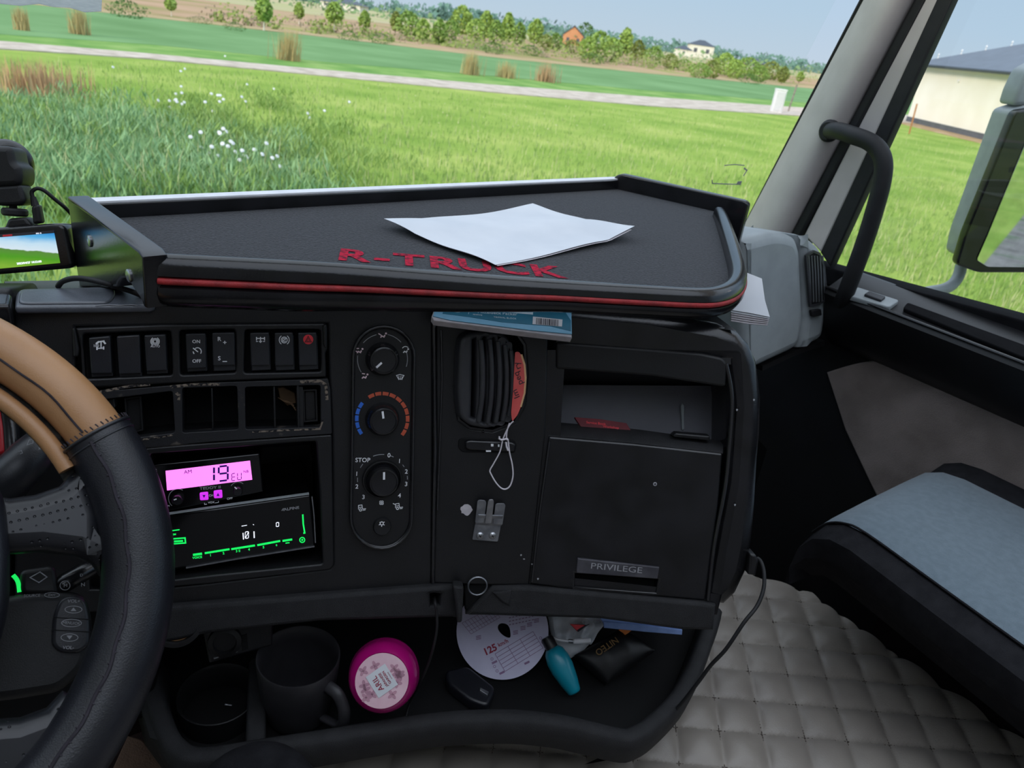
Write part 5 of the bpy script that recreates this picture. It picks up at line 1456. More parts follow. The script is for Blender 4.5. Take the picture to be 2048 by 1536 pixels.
# cables
tag(mk('cable', tube(cr([FA.px(869, 1190, -.02), FA.px(870, 1204, .016), FA.px(873, 1225, .02), FA.px(874, 1255, .022), FA.px(868, 1290, .02), FA.px(856, 1330, .01), FA.px(838, 1370, .0), FA.px(822, 1400, -.02), atz(810, 1440, ZF + .003)], 6), .0017, 8), M['rubber'], None, 60),
    'thin black cable dropping from a hole in the dashboard lip past the pink tub', 'cable')
pp_ = thing('power_lead', FC.px(1508, 1150, .0), 'black plug and dangling lead at the right end of the dashboard', 'cable')
mk('plug', ppl(FC, [(1500, 1108), (1512, 1110), (1518, 1122), (1512, 1152), (1496, 1150)], -.02, .004, .003, .002), M['plastic'], pp_)
mk('cord', tube(cr([FC.px(1514, 1116, -.005), FC.px(1522, 1124, .0), FC.px(1528, 1146, .01), FC.px(1527, 1178, .02), FC.px(1514, 1212, .03), FC.px(1488, 1245, .04), FC.px(1452, 1298, .04), FC.px(1422, 1330, .03), FC.px(1396, 1365, .02), FC.px(1362, 1408, .0), FC.px(1336, 1436, -.01)], 6), .0024, 8), M['rubber'], pp_, 60)

# ------------------------------------------------------------------ engine cover with its quilted mat
ec = tag(mk('engine_cover', join(wbox(-.28, 1.12, -1.2, .62, CF, ZM - .018), wbox(1.12, 1.20, -1.2, .44, CF, ZM - .018)), M['dark_carpet']), 'dark engine cover box under the quilted mat', 'engine cover')
P0, P1, P2 = atz(1500, 1335, ZM), atz(1578, 1342, ZM), atz(1513, 1395, ZM)
e1, e2 = P1 - P0, P2 - P0
det = e1.x * e2.y - e1.y * e2.x
def ab(x, y):
    dx_, dy_ = x - P0.x, y - P0.y
    return ((dx_ * e2.y - dy_ * e2.x) / det, (e1.x * dy_ - e1.y * dx_) / det)
def quilt(x, y):
    a, b = ab(x, y)
    s = abs(sin(pi * a)) * abs(sin(pi * b))
    return .013 * s ** .45 + .0012 * sin(x * 37 + y * 11) * s
edge_f = lambda x: .0
fr0, fr1 = atz(1500, 1128, ZM), atz(2100, 1470, ZM)
def matp(u, v):
    x2 = -.20 + u * 1.41
    y = -.75 + v * (1.37 - max(0, x2 - 1.13) * 1.7)
    return Vector((x2, y, ZM - .010 + quilt(x2, y)))
mt = thing('quilted_mat', (.4, -.1, ZM - .01), 'beige quilted leatherette mat on the engine cover beside the seat', 'mat')
mk('padded_top', surf(matp, 340, 330, (0, 0, -.006)), M['quilt'], mt, 70)
# stitched lines
sl_ = []
for k in range(-16, 17):
    for d in (0, 1):
        pts = []
        for i in range(120):
            t_ = -14 + i * .235
            a, b = (k, t_) if d == 0 else (t_, k)
            p = P0 + e1 * a + e2 * b
            if .0 < p.x < 1.2 and -.55 < p.y < .60 - max(0, p.x - 1.13) * 1.7:
                pts.append((a, b))
            elif pts:
                break
        for i in range(0, len(pts) - 1):
            for j in range(3):
                f0, f1 = (j + .15) / 3, (j + .8) / 3
                q0 = [pts[i][z_] * (1 - f0) + pts[i + 1][z_] * f0 for z_ in (0, 1)]
                q1 = [pts[i][z_] * (1 - f1) + pts[i + 1][z_] * f1 for z_ in (0, 1)]
                A_, B_ = P0 + e1 * q0[0] + e2 * q0[1], P0 + e1 * q1[0] + e2 * q1[1]
                dd = (B_ - A_).normalized()
                nn = Vector((-dd.y, dd.x, 0)) * .0006
                zt = Vector((0, 0, ZM - .0078))
                V_ = [Vector((p.x, p.y, 0)) + zt for p in (A_ + nn, A_ - nn, B_ - nn, B_ + nn)]
                V_ += [p - Vector((0, 0, .002)) for p in V_]
                sl_.append((V_, [(0, 1, 2, 3), (0, 4, 5, 1), (2, 6, 7, 3), (1, 5, 6, 2), (0, 3, 7, 4)]))
so2 = mk('stitch', join(*sl_), mat('brown_thread', '4a423c', .8, '544b44', 60), mt, None)
so2['kind'] = 'stuff'

# passenger seat
ZS2 = 2.6 - .60
se = thing('passenger_seat', (1.18, .1, CF), 'black passenger seat with a blue grey centre panel', 'seat')
gl0, gl1 = atz(1693, 1037, ZS2), atz(2048, 1292, ZS2)
gr0, gr1 = atz(1906, 948, ZS2), atz(2048, 1055, ZS2)
yf = (gl0.y + gr0.y) / 2
xl, xr = (gl0.x + gl1.x) / 2, gr0.x
def xs(y):
    k = (y - gl1.y) / (gl0.y - gl1.y)
    return gl1.x + (gl0.x - gl1.x) * k
def front(t_):
    """front curve: 0 top .. 1 lower front edge -> (dy, dz)"""
    return (.05 * sin(t_ * pi / 2), -.05 * (1 - cos(t_ * pi / 2)))
rings = []
for y, dz, k in ((-.62, 0, 1), (-.3, 0, 1), (0, 0, 1), (.2, 0, 1), (yf - .03, 0, 1), (yf + .005, -.006, 1), (yf + .03, -.022, 1), (yf + .045, -.05, 1), (yf + .048, -.09, 1), (yf + .04, -.12, 1)):
    a = xs(min(y, yf))
    zt = ZS2 + dz
    zl = ZS2 - .15 
    rings.append([Vector((a + .06, y, zl)), Vector((a + .02, y, max(zl + .006, zt - .10))), Vector((a - .034, y, max(zl + .012, zt - .055))), Vector((a - .036, y, max(zl + .018, zt - .018))), Vector((a - .004, y, zt - .003)),
                  Vector((a + .1, y, zt + .0)), Vector((xr - .08, y, zt + .0)), Vector((xr + .004, y, zt - .002)), Vector((xr + .06, y, zt + .006)), Vector((xr + .095, y, zt - .02)), Vector((xr + .09, y, zl))])
mk('cushion', loft(rings), M['seat_black'], se, 50)
gp = []
for y, dz in ((-.62, 0), (-.2, 0), (.1, 0), (.25, 0), (yf - .03, 0), (yf + .005, -.006), (yf + .0315, -.022), (yf + .0475, -.05)):
    a = xs(min(y, yf))
    zt = ZS2 + dz
    gp.append([Vector((a - .002, y, zt - .001)), Vector((a + .01, y, zt + .004)), Vector((a + .1, y, zt + .006)), Vector((xr - .08, y, zt + .006)), Vector((xr - .008, y, zt + .004)), Vector((xr + .002, y, zt - .001))])
mk('centre_panel', loft(gp, False, False), M['seat_grey'], se, 60)['label'] = 'blue grey centre panel'
mk('seat_base', wbox(1.215, xr + .02, -.6, yf - .03, CF, ZS2 - .12), M['dark_carpet'], se)
mk('piping', tube(cr([Vector((xs(min(y, yf)) - .003, y, ZS2 + dz)) for y, dz in ((-.6, .001), (0, .001), (.25, .001), (yf - .03, .001), (yf + .005, -.006), (yf + .03, -.022), (yf + .047, -.05))], 4), .0018, 6), M['seat_black'], se, 60)
bt_ = lathe(atd(1725, 1140, 1.1), (-.9, -.3, .1), [(.004, 0), (.003, .003), (.001, .004)], 12)
# driver's floor mat and the armrest end at the bottom
tag(mk('floor_mat', ppl(Fr((0, 0, ZM - .03), (1, 0, 0), (0, 1, 0)), [(255, 1470), (285, 1478), (345, 1540), (420, 1640), (150, 1700)], -.008, 0, .003), mat('tan_brown_mat', '8a6f5c', .9, '7c6352', 60, .5, 400)), 'tan brown floor mat corner below the tray at bottom left', 'floor mat')
ar0 = atd(500, 1622, .74)
tag(mk('armrest', lathe(ar0, (UI * .6 - FWD * .8), [(.03, -.08), (.058, -.06), (.066, -.03), (.066, -.01), (.060, .010), (.045, .02), (.02, .025), (.002, .026)], 40), M['seat_black'], None, 60), 'dark rounded armrest end poking up at the bottom below the mug', 'armrest')
# ------------------------------------------------------------------ outside: meadow, track, fields
def gmat(name, cols, scale, rough=.95, s2=None, bump=0):
    m = bpy.data.materials.new(name)
    m.use_nodes = True
    t = m.node_tree
    b = t.nodes['Principled BSDF']
    b.inputs['Roughness'].default_value = rough
    b.inputs['Specular IOR Level'].default_value = .1
    g = t.nodes.new('ShaderNodeNewGeometry')
    n = t.nodes.new('ShaderNodeTexNoise')
    n.inputs['Scale'].default_value = scale
    n.inputs['Detail'].default_value = 6
    r = t.nodes.new('ShaderNodeValToRGB')
    e_ = r.color_ramp.elements
    e_[0].position, e_[0].color = .32, rgb(cols[0])
    e_[1].position, e_[1].color = .68, rgb(cols[-1])
    for i, c in enumerate(cols[1:-1]):
        k = e_.new(.32 + .36 * (i + 1) / (len(cols) - 1))
        k.color = rgb(c)
    t.links.new(g.outputs['Position'], n.inputs['Vector'])
    t.links.new(n.outputs[0], r.inputs[0])
    t.links.new(r.outputs[0], b.inputs['Base Color'])
    return m
M['lawn'] = gmat('meadow_green', ['76943c', '8aa24a', 'a0ae5c'], .35)
M['track'] = gmat('pale_gravel', ['a99d90', 'bdb1a4', 'cbc0b4'], 1.6)
M['verge'] = gmat('verge_green', ['5f8a44', '73984e', '8ba660'], .5)
M['crop'] = gmat('crop_green', ['628654', '6c905e', '769a68'], .15)
M['strip'] = gmat('dry_field_margin', ['a3916c', 'b09a78', '97905e'], .3)
M['scrubland'] = gmat('rough_pasture', ['7d8a48', 'a08a66', 'b3947a', '8e9450'], .045)
M['far_field'] = gmat('tan_ploughed_field', ['b7a48c', 'a8a878', 'c0a890'], .01)
M['bark'] = mat('grey_bark', '8a8176', .9, '6f675e', 8)
M['wall_cream'] = mat('cream_render', 'f6f1e6', .85, 'f0eadc', .6)
M['plinth'] = mat('grey_plinth', '5f626a', .8, '565960', 2)
M['roof'] = mat('slate_blue_roof', '5a6472', .5, '535c69', 1.2, spec=.4)
M['roof_dark'] = mat('dark_blue_roof', '47505e', .6, '404855', 1)
M['orange_wall'] = mat('orange_render', 'd99a72', .85, 'cf8f68', .5)
M['white_wall'] = mat('white_render', 'ece6da', .85, 'e4ddd0', .5)
M['dirt'] = gmat('bare_dirt', ['b59a78', 'a48a68', 'c2a888'], .6)
M['wood'] = mat('weathered_wood', 'b07848', .85, '9a683e', 6)
M['white_box'] = mat('white_enamel', 'e8e8ea', .5, 'dedee2', 4)
def leafm(name, c1, c2):
    return mat(name, c1, .8, c2, 1.1, spec=.15, lo=.3, hi=.7)
LEAF = [leafm('fresh_leaf', '8eab52', 'a5bd6a'), leafm('mid_leaf', '7c9a4c', '90ac5c'), leafm('olive_leaf', '7e8c48', '8e9a56'), leafm('dark_leaf', '4f6f3c', '5f7f48')]
BLADE = [leafm('bright_grass', '80a054', 'a0b46e'), leafm('pale_grass', 'b4bc88', 'c8c89c'), leafm('blue_green_weed', '7ca474', '9aba88'), leafm('dry_straw', 'c9ab86', 'b8977a')]

def strip(name, up, lo, z, m, ext=60):
    """ground strip between two lines of the photo, run on past the frame"""
    A_ = [atz(x, y, 0) for x, y in up]
    B_ = [atz(x, y, 0) for x, y in lo]
    for L in (A_, B_):
        d0, d1 = (L[0] - L[1]).normalized(), (L[-1] - L[-2]).normalized()
        L.insert(0, L[0] + d0 * ext)
        L.append(L[-1] + d1 * ext)
    n = max(len(A_), len(B_))
    V, F = [], []
    top = [Vector((p.x, p.y, z)) for p in A_]
    low = [Vector((p.x, p.y, z)) for p in B_]
    poly = top + low[::-1]
    F2 = Fr((0, 0, 0), (1, 0, 0), (0, 1, 0))
    return struct(name, plate(F2, [(p.x, p.y) for p in poly], z - .05, z, .001), m)
F0 = Fr((0, 0, 0), (1, 0, 0), (0, 1, 0))
struct('ground', plate(F0, [(-200, -60), (400, -60), (400, 400), (-200, 400)], -.3, 0, .01), M['lawn'])
strip('verge_ground', [(0, 68), (300, 88), (640, 122), (1000, 152), (1300, 180), (1600, 204)], [(0, 86), (300, 110), (700, 148), (1000, 175), (1300, 198), (1570, 216)], .02, M['verge'])
strip('gravel_track', [(0, 84), (300, 109), (700, 146), (1000, 172), (1300, 195), (1560, 213)], [(0, 99), (300, 119), (700, 158), (1000, 187), (1300, 213), (1560, 230)], .04, M['track'])
strip('crop_field', [(180, 22), (700, 80), (1000, 116), (1300, 147), (1640, 178)], [(0, 70), (300, 90), (640, 124), (1000, 154), (1300, 182), (1640, 208)], .03, M['crop'])
strip('field_margin', [(180, 18), (700, 76), (1000, 112), (1300, 143), (1640, 174)], [(180, 23), (700, 81), (1000, 117), (1300, 148), (1640, 179)], .05, M['strip'])
strip('pasture_ground', [(300, -16), (700, 38), (1000, 70), (1300, 112), (1640, 158)], [(180, 19), (700, 77), (1000, 113), (1300, 144), (1640, 175)], .04, M['scrubland'], 100)
_u = [atz(x, y, 0) for x, y in ((300, -14), (700, 40), (1000, 72), (1300, 114), (1640, 160))]
_u.insert(0, _u[0] + (_u[0] - _u[1]).normalized() * 100)
_u.append(_u[-1] + (_u[-1] - _u[-2]).normalized() * 100)
struct('far_ground', plate(F0, [(p.x, p.y) for p in _u] + [(2600, 500), (2600, 2600), (-900, 2600), (-300, 300)], -.5, .06, .001), M['far_field'])
struct('yard_ground', plate(F0, [(1.6, -40), (9, -40), (7, .5), (1.6, 1.5)], -.3, .02, .001), gmat('grey_yard_gravel', ['6f6c6a', '8c8886', '4f6a48'], 1.2))

def trunc_tree(name, base, h, wd, leaf, label, seed, trunk=.3, n=260, shape=1.0, cat='tree', group='young trees along the field', pale=False):
    rng = random.Random(seed)
    o = thing(name, base, label, cat, group)
    V, F = [], []
    for i in range(n):
        t_ = rng.random()
        z = h * (trunk + (1 - trunk) * t_)
        env = wd / 2 * (math.sin(pi * (t_ * .85 + .12)) ** .8) * rng.uniform(.3, 1.05) ** .6
        a = rng.uniform(0, 2 * pi)
        c = Vector(base) + Vector((cos(a) * env * .9, sin(a) * env, z))
        s = h * rng.uniform(.04, .085)
        d1 = Vector((rng.gauss(0, 1), rng.gauss(0, 1), rng.gauss(0, .7))).normalized()
        d2 = d1.orthogonal().normalized()
        d2 = Quaternion(d1, rng.uniform(0, 6.28)) @ d2
        k = len(V)
        V += [c + d1 * s, c + d2 * s * .7, c - d1 * s, c - d2 * s * .7]
        F.append((k, k + 1, k + 2, k + 3))
    mk('crown', (V, F), LEAF[leaf], o, None, False)
    if trunk > .05:
        bt = [tube([Vector(base), Vector(base) + Vector((0, 0, h * (trunk + .25)))], [h * .025, h * .012], 6)]
        for k in range(4):
            a = rng.uniform(0, 6.28)
            bt.append(tube([Vector(base) + Vector((0, 0, h * (trunk + .04 * k))), Vector(base) + Vector((cos(a) * wd * .28, sin(a) * wd * .28, h * (trunk + .3 + .06 * k)))], [h * .012, h * .004], 5))
        mk('trunk', join(*bt), M['white_wall'] if pale else M['bark'], o)
    return o
# (x, y of the foot, height px, width px, leaf, bare trunk share)
TREES = [(343, 34, 36, 26, 0, .35), (528, 62, 62, 36, 0, .3), (598, 50, 40, 22, 0, .3), (668, 66, 55, 40, 0, .35), (728, 68, 42, 26, 0, .2), (815, 76, 48, 56, 1, .08), (790, 70, 42, 24, 2, .2),
         (921, 76, 58, 50, 0, .12), (877, 90, 46, 36, 1, .1), (969, 80, 52, 34, 0, .1), (1012, 90, 58, 30, 0, .12), (1036, 92, 42, 30, 1, .08), (1068, 94, 50, 34, 0, .15), (1109, 104, 34, 34, 1, .1),
         (1143, 108, 26, 40, 2, .08), (1195, 122, 54, 64, 0, .06), (1246, 116, 54, 34, 0, .1), (1272, 124, 40, 34, 2, .06), (1304, 130, 34, 46, 1, .06), (1338, 138, 28, 42, 2, .05), (1366, 142, 22, 44, 1, .05),
         (1396, 156, 28, 54, 1, .05), (1445, 152, 42, 52, 0, .06), (1490, 158, 40, 64, 1, .05), (1538, 160, 34, 50, 2, .05), (1562, 168, 32, 26, 2, .12), (1597, 167, 22, 18, 0, .2), (900, 84, 40, 40, 1, .06), (950, 84, 42, 44, 0, .06), (990, 90, 44, 40, 1, .06), (1090, 102, 30, 36, 2, .06), (1220, 124, 44, 48, 0, .06),
         (1172, 120, 42, 40, 0, .06), (1420, 157, 34, 44, 2, .05), (1467, 158, 36, 44, 0, .05), (1515, 164, 30, 44, 1, .05), (845, 82, 40, 36, 0, .1)]
def dist_h(x, y, hpx):
    b = atz(x, y, 0)
    return b, hpx * (b - CAM).dot(FWD) / FPX
ORD = ['first', 'second', 'third', 'fourth', 'fifth', 'sixth', 'seventh', 'eighth', 'ninth', 'tenth', 'eleventh', 'twelfth', 'thirteenth', 'fourteenth', 'fifteenth', 'sixteenth', 'seventeenth', 'eighteenth', 'nineteenth', 'twentieth'] + ['twenty-' + o for o in ('first', 'second', 'third', 'fourth', 'fifth', 'sixth', 'seventh', 'eighth', 'ninth')] + ['thirtieth'] + ['thirty-' + o for o in ('first', 'second', 'third', 'fourth', 'fifth', 'sixth', 'seventh', 'eighth', 'ninth')]
KIND = ['pale green young tree', 'mid green bushy tree', 'olive green thin tree', 'dark green bush']
for i, (x, y, h, wd, lf, tk) in enumerate(sorted(TREES)):
    b, hh = dist_h(x, y, h)
    _, ww = dist_h(x, y, wd)
    trunc_tree('young_tree' if tk > .07 else 'bushy_tree', b, hh, ww, lf, KIND[lf] + ', ' + ORD[i] + ' from the left in the row beyond the crop field', i, tk, 620, pale=tk > .28)
for i, (x, y, h, wd) in enumerate(sorted([(256, 36, 32, 90), (700, 82, 18, 60), (760, 88, 20, 60), (1180, 128, 20, 70), (985, 108, 22, 60), (1500, 168, 18, 60), (400, 48, 14, 60), (470, 62, 16, 50), (1060, 112, 20, 50)])):
    b, hh = dist_h(x, y, h)
    _, ww = dist_h(x, y, wd)
    trunc_tree('dark_bush', b, hh, ww, 3, 'low dark green bush, ' + ORD[i] + ' from the left along the crop field edge', 100 + i, 0, 420, cat='bush', group='dark bushes along the field')
# low brown scrub along the margin, far woods on the skyline: nobody could count them
def leafcloud(name, items, m, label, cat, per, seed, size=None, thin=False):
    rng = random.Random(seed)
    V, F = [], []
    for b, h, wd in items:
        for i in range(per):
            c = b + Vector((rng.gauss(0, wd * .3), rng.gauss(0, wd * .3), h * rng.uniform(0, 1) ** 1.2))
            s = h * rng.uniform(.10, .26) if size is None else size * rng.uniform(.5, 1.3)
            d1 = Vector((rng.gauss(0, 1), rng.gauss(0, 1), rng.gauss(0, 1))).normalized()
            d2 = d1.orthogonal().normalized()
            if thin:
                d1 = Vector((rng.gauss(0, .45), rng.gauss(0, .45), 1.0)) * 2.2
                d2 = Vector((rng.gauss(0, 1), rng.gauss(0, 1), .2)).normalized() * .3
            k = len(V)
            V += [c + d1 * s, c + d2 * s, c - d1 * s, c - d2 * s]
            F.append((k, k + 1, k + 2, k + 3))
    o = mk(name, (V, F), m, None, None, False)
    return stuff(o, label, cat)
rng = random.Random(11)
it = []
for i in range(380):
    x = rng.uniform(420, 1640) if i % 3 else rng.uniform(880, 1560)
    y = 76 + (x - 700) * .1045 - rng.uniform(0, 16)
    b, hh = dist_h(x, y, rng.uniform(10, 26))
    it.append((b, hh, hh * 1.6))
leafcloud('scrub', it[:230], LEAF[2], 'low olive brown scrub along the far edge of the crop field', 'scrub', 22, 1, .16)
leafcloud('scrub', it[230:], leafm('brown_twigs', '94836a', 'a8987e'), 'low brown twiggy scrub along the far edge of the crop field', 'scrub', 22, 2, .13)
it = []
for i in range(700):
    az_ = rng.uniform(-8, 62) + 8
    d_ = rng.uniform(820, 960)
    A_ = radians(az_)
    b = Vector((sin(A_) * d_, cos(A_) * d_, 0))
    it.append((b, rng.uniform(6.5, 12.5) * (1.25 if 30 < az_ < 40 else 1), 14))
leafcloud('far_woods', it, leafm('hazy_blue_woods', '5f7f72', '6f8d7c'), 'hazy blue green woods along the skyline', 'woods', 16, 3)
it = []
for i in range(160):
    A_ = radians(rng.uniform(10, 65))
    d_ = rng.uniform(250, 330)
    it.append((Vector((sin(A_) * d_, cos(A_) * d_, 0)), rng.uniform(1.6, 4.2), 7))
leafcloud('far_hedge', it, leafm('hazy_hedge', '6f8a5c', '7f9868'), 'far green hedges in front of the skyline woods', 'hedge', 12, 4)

# grass and weeds of the meadow
def blades(name, pts, m, hmin, hmax, wd, label, cat, seed, lean_=.35):
    rng = random.Random(seed)
    V, F = [], []
    for x, y in pts:
        h = rng.uniform(hmin, hmax)
        a = rng.uniform(0, 6.28)
        l = rng.uniform(.05, lean_) * h
        w_ = wd * rng.uniform(.6, 1.3)
        c, s = cos(a) * w_, sin(a) * w_
        b = rng.uniform(0, 6.28)
        tx, ty = x + cos(b) * l, y + sin(b) * l
        k = len(V)
        V += [Vector((x - c, y - s, -.02)), Vector((x + c, y + s, -.02)), Vector(((x + tx) / 2 + c * .7, (y + ty) / 2 + s * .7, h * .6)), Vector(((x + tx) / 2 - c * .7, (y + ty) / 2 - s * .7, h * .6)), Vector((tx, ty, h))]
        F += [(k, k + 1, k + 2, k + 3), (k + 3, k + 2, k + 4)]
    o = mk(name, (V, F), m, None, None, False)
    return stuff(o, label, cat)
def inlawn(rng, x0, x1, y0, y1):
    """a point of the meadow, evenly over the picture area given"""
    x, y = rng.uniform(x0, x1), rng.uniform(y0, y1)
    p = atz(x, y, 0)
    return p
rng = random.Random(21)
def area(n, poly, p_near=0):
    out = []
    x0, x1 = min(p[0] for p in poly), max(p[0] for p in poly)
    y0, y1 = min(p[1] for p in poly), max(p[1] for p in poly)
    while len(out) < n:
        x, y = rng.uniform(x0, x1), rng.uniform(y0, y1)
        c = False
        for i in range(len(poly)):
            (a, b), (d, e_) = poly[i - 1], poly[i]
            if (b > y) != (e_ > y) and x < (d - a) * (y - b) / (e_ - b) + a:
                c = not c
        if c:
            p = atz(x, y, 0)
            out.append((p.x + rng.gauss(0, .15), p.y + rng.gauss(0, .15)))
    return out
meadow = [(-40, 125), (300, 126), (700, 166), (1000, 196), (1300, 224), (1560, 240), (1700, 255), (2080, 300), (2080, 640), (1500, 470), (1250, 380), (-40, 440)]
hA, hB = atz(1812, 243, 0), atz(2070, 306, 0)
hN_ = Vector((hB.y - hA.y, hA.x - hB.x, 0)).normalized()
if hN_.dot(CAM - hA) < 0:
    hN_ = -hN_
near_ = [(rng.uniform(-13, 26), 1.7 + 10 * rng.random() ** 1.2) for i in range(15000)]
nearw = [(rng.uniform(-15, 1.8) + rng.gauss(0, .5), rng.uniform(6.5, 15)) for i in range(5200)]
blades('meadow_grass', [q for q in area(26000, meadow) if (q[0] - hA.x) * hN_.x + (q[1] - hA.y) * hN_.y > 2.5] + near_, BLADE[0], .05, .15, .012, 'bright green meadow grass in front of the truck', 'grass', 1)
blades('pale_grass', [q for q in area(5000, meadow) if (q[0] - hA.x) * hN_.x + (q[1] - hA.y) * hN_.y > 2.5], BLADE[1], .10, .24, .007, 'pale seeding grass stalks scattered over the meadow', 'grass', 2)
weeds = [(-40, 230), (120, 200), (260, 235), (420, 260), (560, 300), (640, 340), (640, 400), (-40, 440), (-40, 600), (-60, 620)]
blades('tall_weeds', area(5000, weeds) + nearw, BLADE[2], .15, .48, .010, 'tall blue green weeds at the left of the meadow', 'weeds', 3, .7)
blades('tall_weeds', area(500, weeds), BLADE[1], .3, .7, .007, 'pale stalks standing among the tall weeds', 'weeds', 4, .6)
rng = random.Random(31)
wl_ = []
for x, y in area(230, weeds) + area(60, [(260, 235), (560, 190), (760, 320), (640, 400)]):
    wl_.append((Vector((x, y, 0)), rng.uniform(.2, .5), rng.uniform(.5, 1.1)))
leafcloud('leafy_weeds', wl_[:150], BLADE[2], 'bushy blue green weeds in the left part of the meadow', 'weeds', 170, 8, .04, True)
leafcloud('leafy_weeds', wl_[150:], leafm('fresh_weed_leaf', '7c9c50', '96b068'), 'bushy fresh green weeds in the left part of the meadow', 'weeds', 170, 9, .034, True)
def flowers(pts, r, m, label, seed):
    rng = random.Random(seed)
    gs = []
    for x, y in pts:
        c = Vector((x, y, rng.uniform(.25, .6)))
        gs.append(lathe(c, (rng.gauss(0, .4), -1, .8), [(r * .3, -.01), (r, 0), (r * .9, .008), (r * .2, .012)], 6))
    return stuff(mk('wildflowers', join(*gs), m, None, None), label, 'wildflowers')
fl_ = area(26, [(360, 330), (430, 320), (560, 350), (570, 370), (480, 380), (370, 350)]) + area(14, [(330, 230), (480, 215), (470, 260), (340, 265)]) + area(16, [(100, 180), (560, 120), (700, 260), (500, 330)])
flowers(fl_, .035, M['white_box'], 'small white wildflowers among the weeds', 5)
flowers(area(60, [(700, 190), (1300, 225), (1500, 330), (900, 300), (640, 220)]), .018, BLADE[1], 'pale seed heads dotted over the meadow', 6)
# clumps of dry reed, each a thing
for i, (x, y, h, wd, lab) in enumerate([(75, 195, 80, 170, 'broad dry reddish brown weed patch beside the track'), (578, 122, 70, 46, 'tall straw coloured reed clump behind the track, nearest the far left trees'), (940, 150, 52, 40, 'straw coloured reed clump behind the track, one of the middle pair'),
                                        (1090, 164, 44, 46, 'reddish straw reed clump behind the track, below the orange house'), (1010, 156, 36, 36, 'thin pale reed clump behind the track between two denser clumps'), (160, 70, 60, 30, 'straw coloured reed clump at the upper left beside the verge'), (46, 62, 50, 24, 'small brown reed clump at the far left of the verge')]):
    b, hh = dist_h(x, y, h)
    _, ww = dist_h(x, y, wd)
    rg = random.Random(300 + i)
    V, F = [], []
    for k_ in range(420 if i == 0 else 220):
        px_, py_ = b.x + rg.gauss(0, ww * .24), b.y + rg.gauss(0, ww * .2)
        h1 = hh * rg.uniform(.55, 1.0)
        a = rg.uniform(0, 6.28)
        l = rg.uniform(0, .22) * h1
        c, s = cos(a) * .02, sin(a) * .02
        k = len(V)
        V += [Vector((px_ - c, py_ - s, -.02)), Vector((px_ + c, py_ + s, -.02)), Vector((px_ + cos(a * 3) * l, py_ + sin(a * 3) * l, h1))]
        F.append((k, k + 1, k + 2))
    tag(mk('reed_clump', (V, F), BLADE[3] if i in (0, 3) else leafm('straw_reed', 'c9b888', 'bca878'), None, None, False), lab, 'reeds')

# ------------------------------------------------------------------ buildings
hd_ = (hB - hA)
Lh = hd_.length
FH = Fr(hA, hd_, (0, 0, 1))
hN = FH.n
Hw = 0
def hz(x, y):
    return FH.uv(x, y)[1]
eave = hz(1850, 133)
ho = thing('house', (hA + hB) / 2, 'cream bungalow with a slate blue hipped roof seen through the side window', 'house')
Wd = 9.0
if hN.dot(CAM - hA) < 0:
    hN = -hN
def hp3(u, d, z):
    return hA + FH.u * u - hN * d + Vector((0, 0, z))
L2 = Lh + 6
mk('walls', loft([[hp3(0, 0, .0), hp3(L2, 0, .0), hp3(L2, Wd, .0), hp3(0, Wd, .0)], [hp3(0, 0, eave), hp3(L2, 0, eave), hp3(L2, Wd, eave), hp3(0, Wd, eave)]]), M['wall_cream'], ho)
mk('plinth', loft([[hp3(-.03, -.03, 0), hp3(L2 + .03, -.03, 0), hp3(L2 + .03, Wd + .03, 0), hp3(-.03, Wd + .03, 0)], [hp3(-.03, -.03, .38), hp3(L2 + .03, -.03, .38), hp3(L2 + .03, Wd + .03, .38), hp3(-.03, Wd + .03, .38)]]), M['plinth'], ho)
ov = .75
rt = hz(2048, 68) - eave
mk('roof', loft([[hp3(-ov, -ov, eave - .05), hp3(L2 + ov, -ov, eave - .05), hp3(L2 + ov, Wd + ov, eave - .05), hp3(-ov, Wd + ov, eave - .05)],
                 [hp3(-ov, -ov, eave + .12), hp3(L2 + ov, -ov, eave + .12), hp3(L2 + ov, Wd + ov, eave + .12), hp3(-ov, Wd + ov, eave + .12)],
                 [hp3(Wd / 2 + 2.2, Wd / 2 - .1, eave + 2.5), hp3(L2 - Wd / 2, Wd / 2 - .1, eave + 2.5), hp3(L2 - Wd / 2, Wd / 2 + .1, eave + 2.5), hp3(Wd / 2 + 2.2, Wd / 2 + .1, eave + 2.5)]]), M['roof'], ho, 20)
mk('gutter', tube([hp3(-ov, -ov - .05, eave + .06), hp3(L2 + ov, -ov - .05, eave + .06)], .07, 8), M['roof_dark'], ho)
for k in range(5):
    t_ = .04 + k * .17
    p_ = hp3(-ov, -ov, eave + .12).lerp(hp3(Wd / 2 + 2.2, Wd / 2, eave + 2.5), t_)
    mk('roof_finial', lathe(p_, (0, 0, 1), [(.05, 0), (.03, .18), (.07, .22), (.01, .34)], 8), M['white_box'], ho)
mk('wall_lamp', lathe(hp3(5.5, -.02, eave * .82), hN, [(.10, 0), (.10, .06), (.04, .1)], 12), M['white_box'], ho)
struct('dirt_strip', plate(F0, [(p.x, p.y) for p in (hp3(-6, 1, 0), hp3(-6, -1.0, 0), hp3(0, -2.6, 0), hp3(L2, -2.0, 0), hp3(L2, 1, 0))], -.05, .03, .001), M['dirt'])

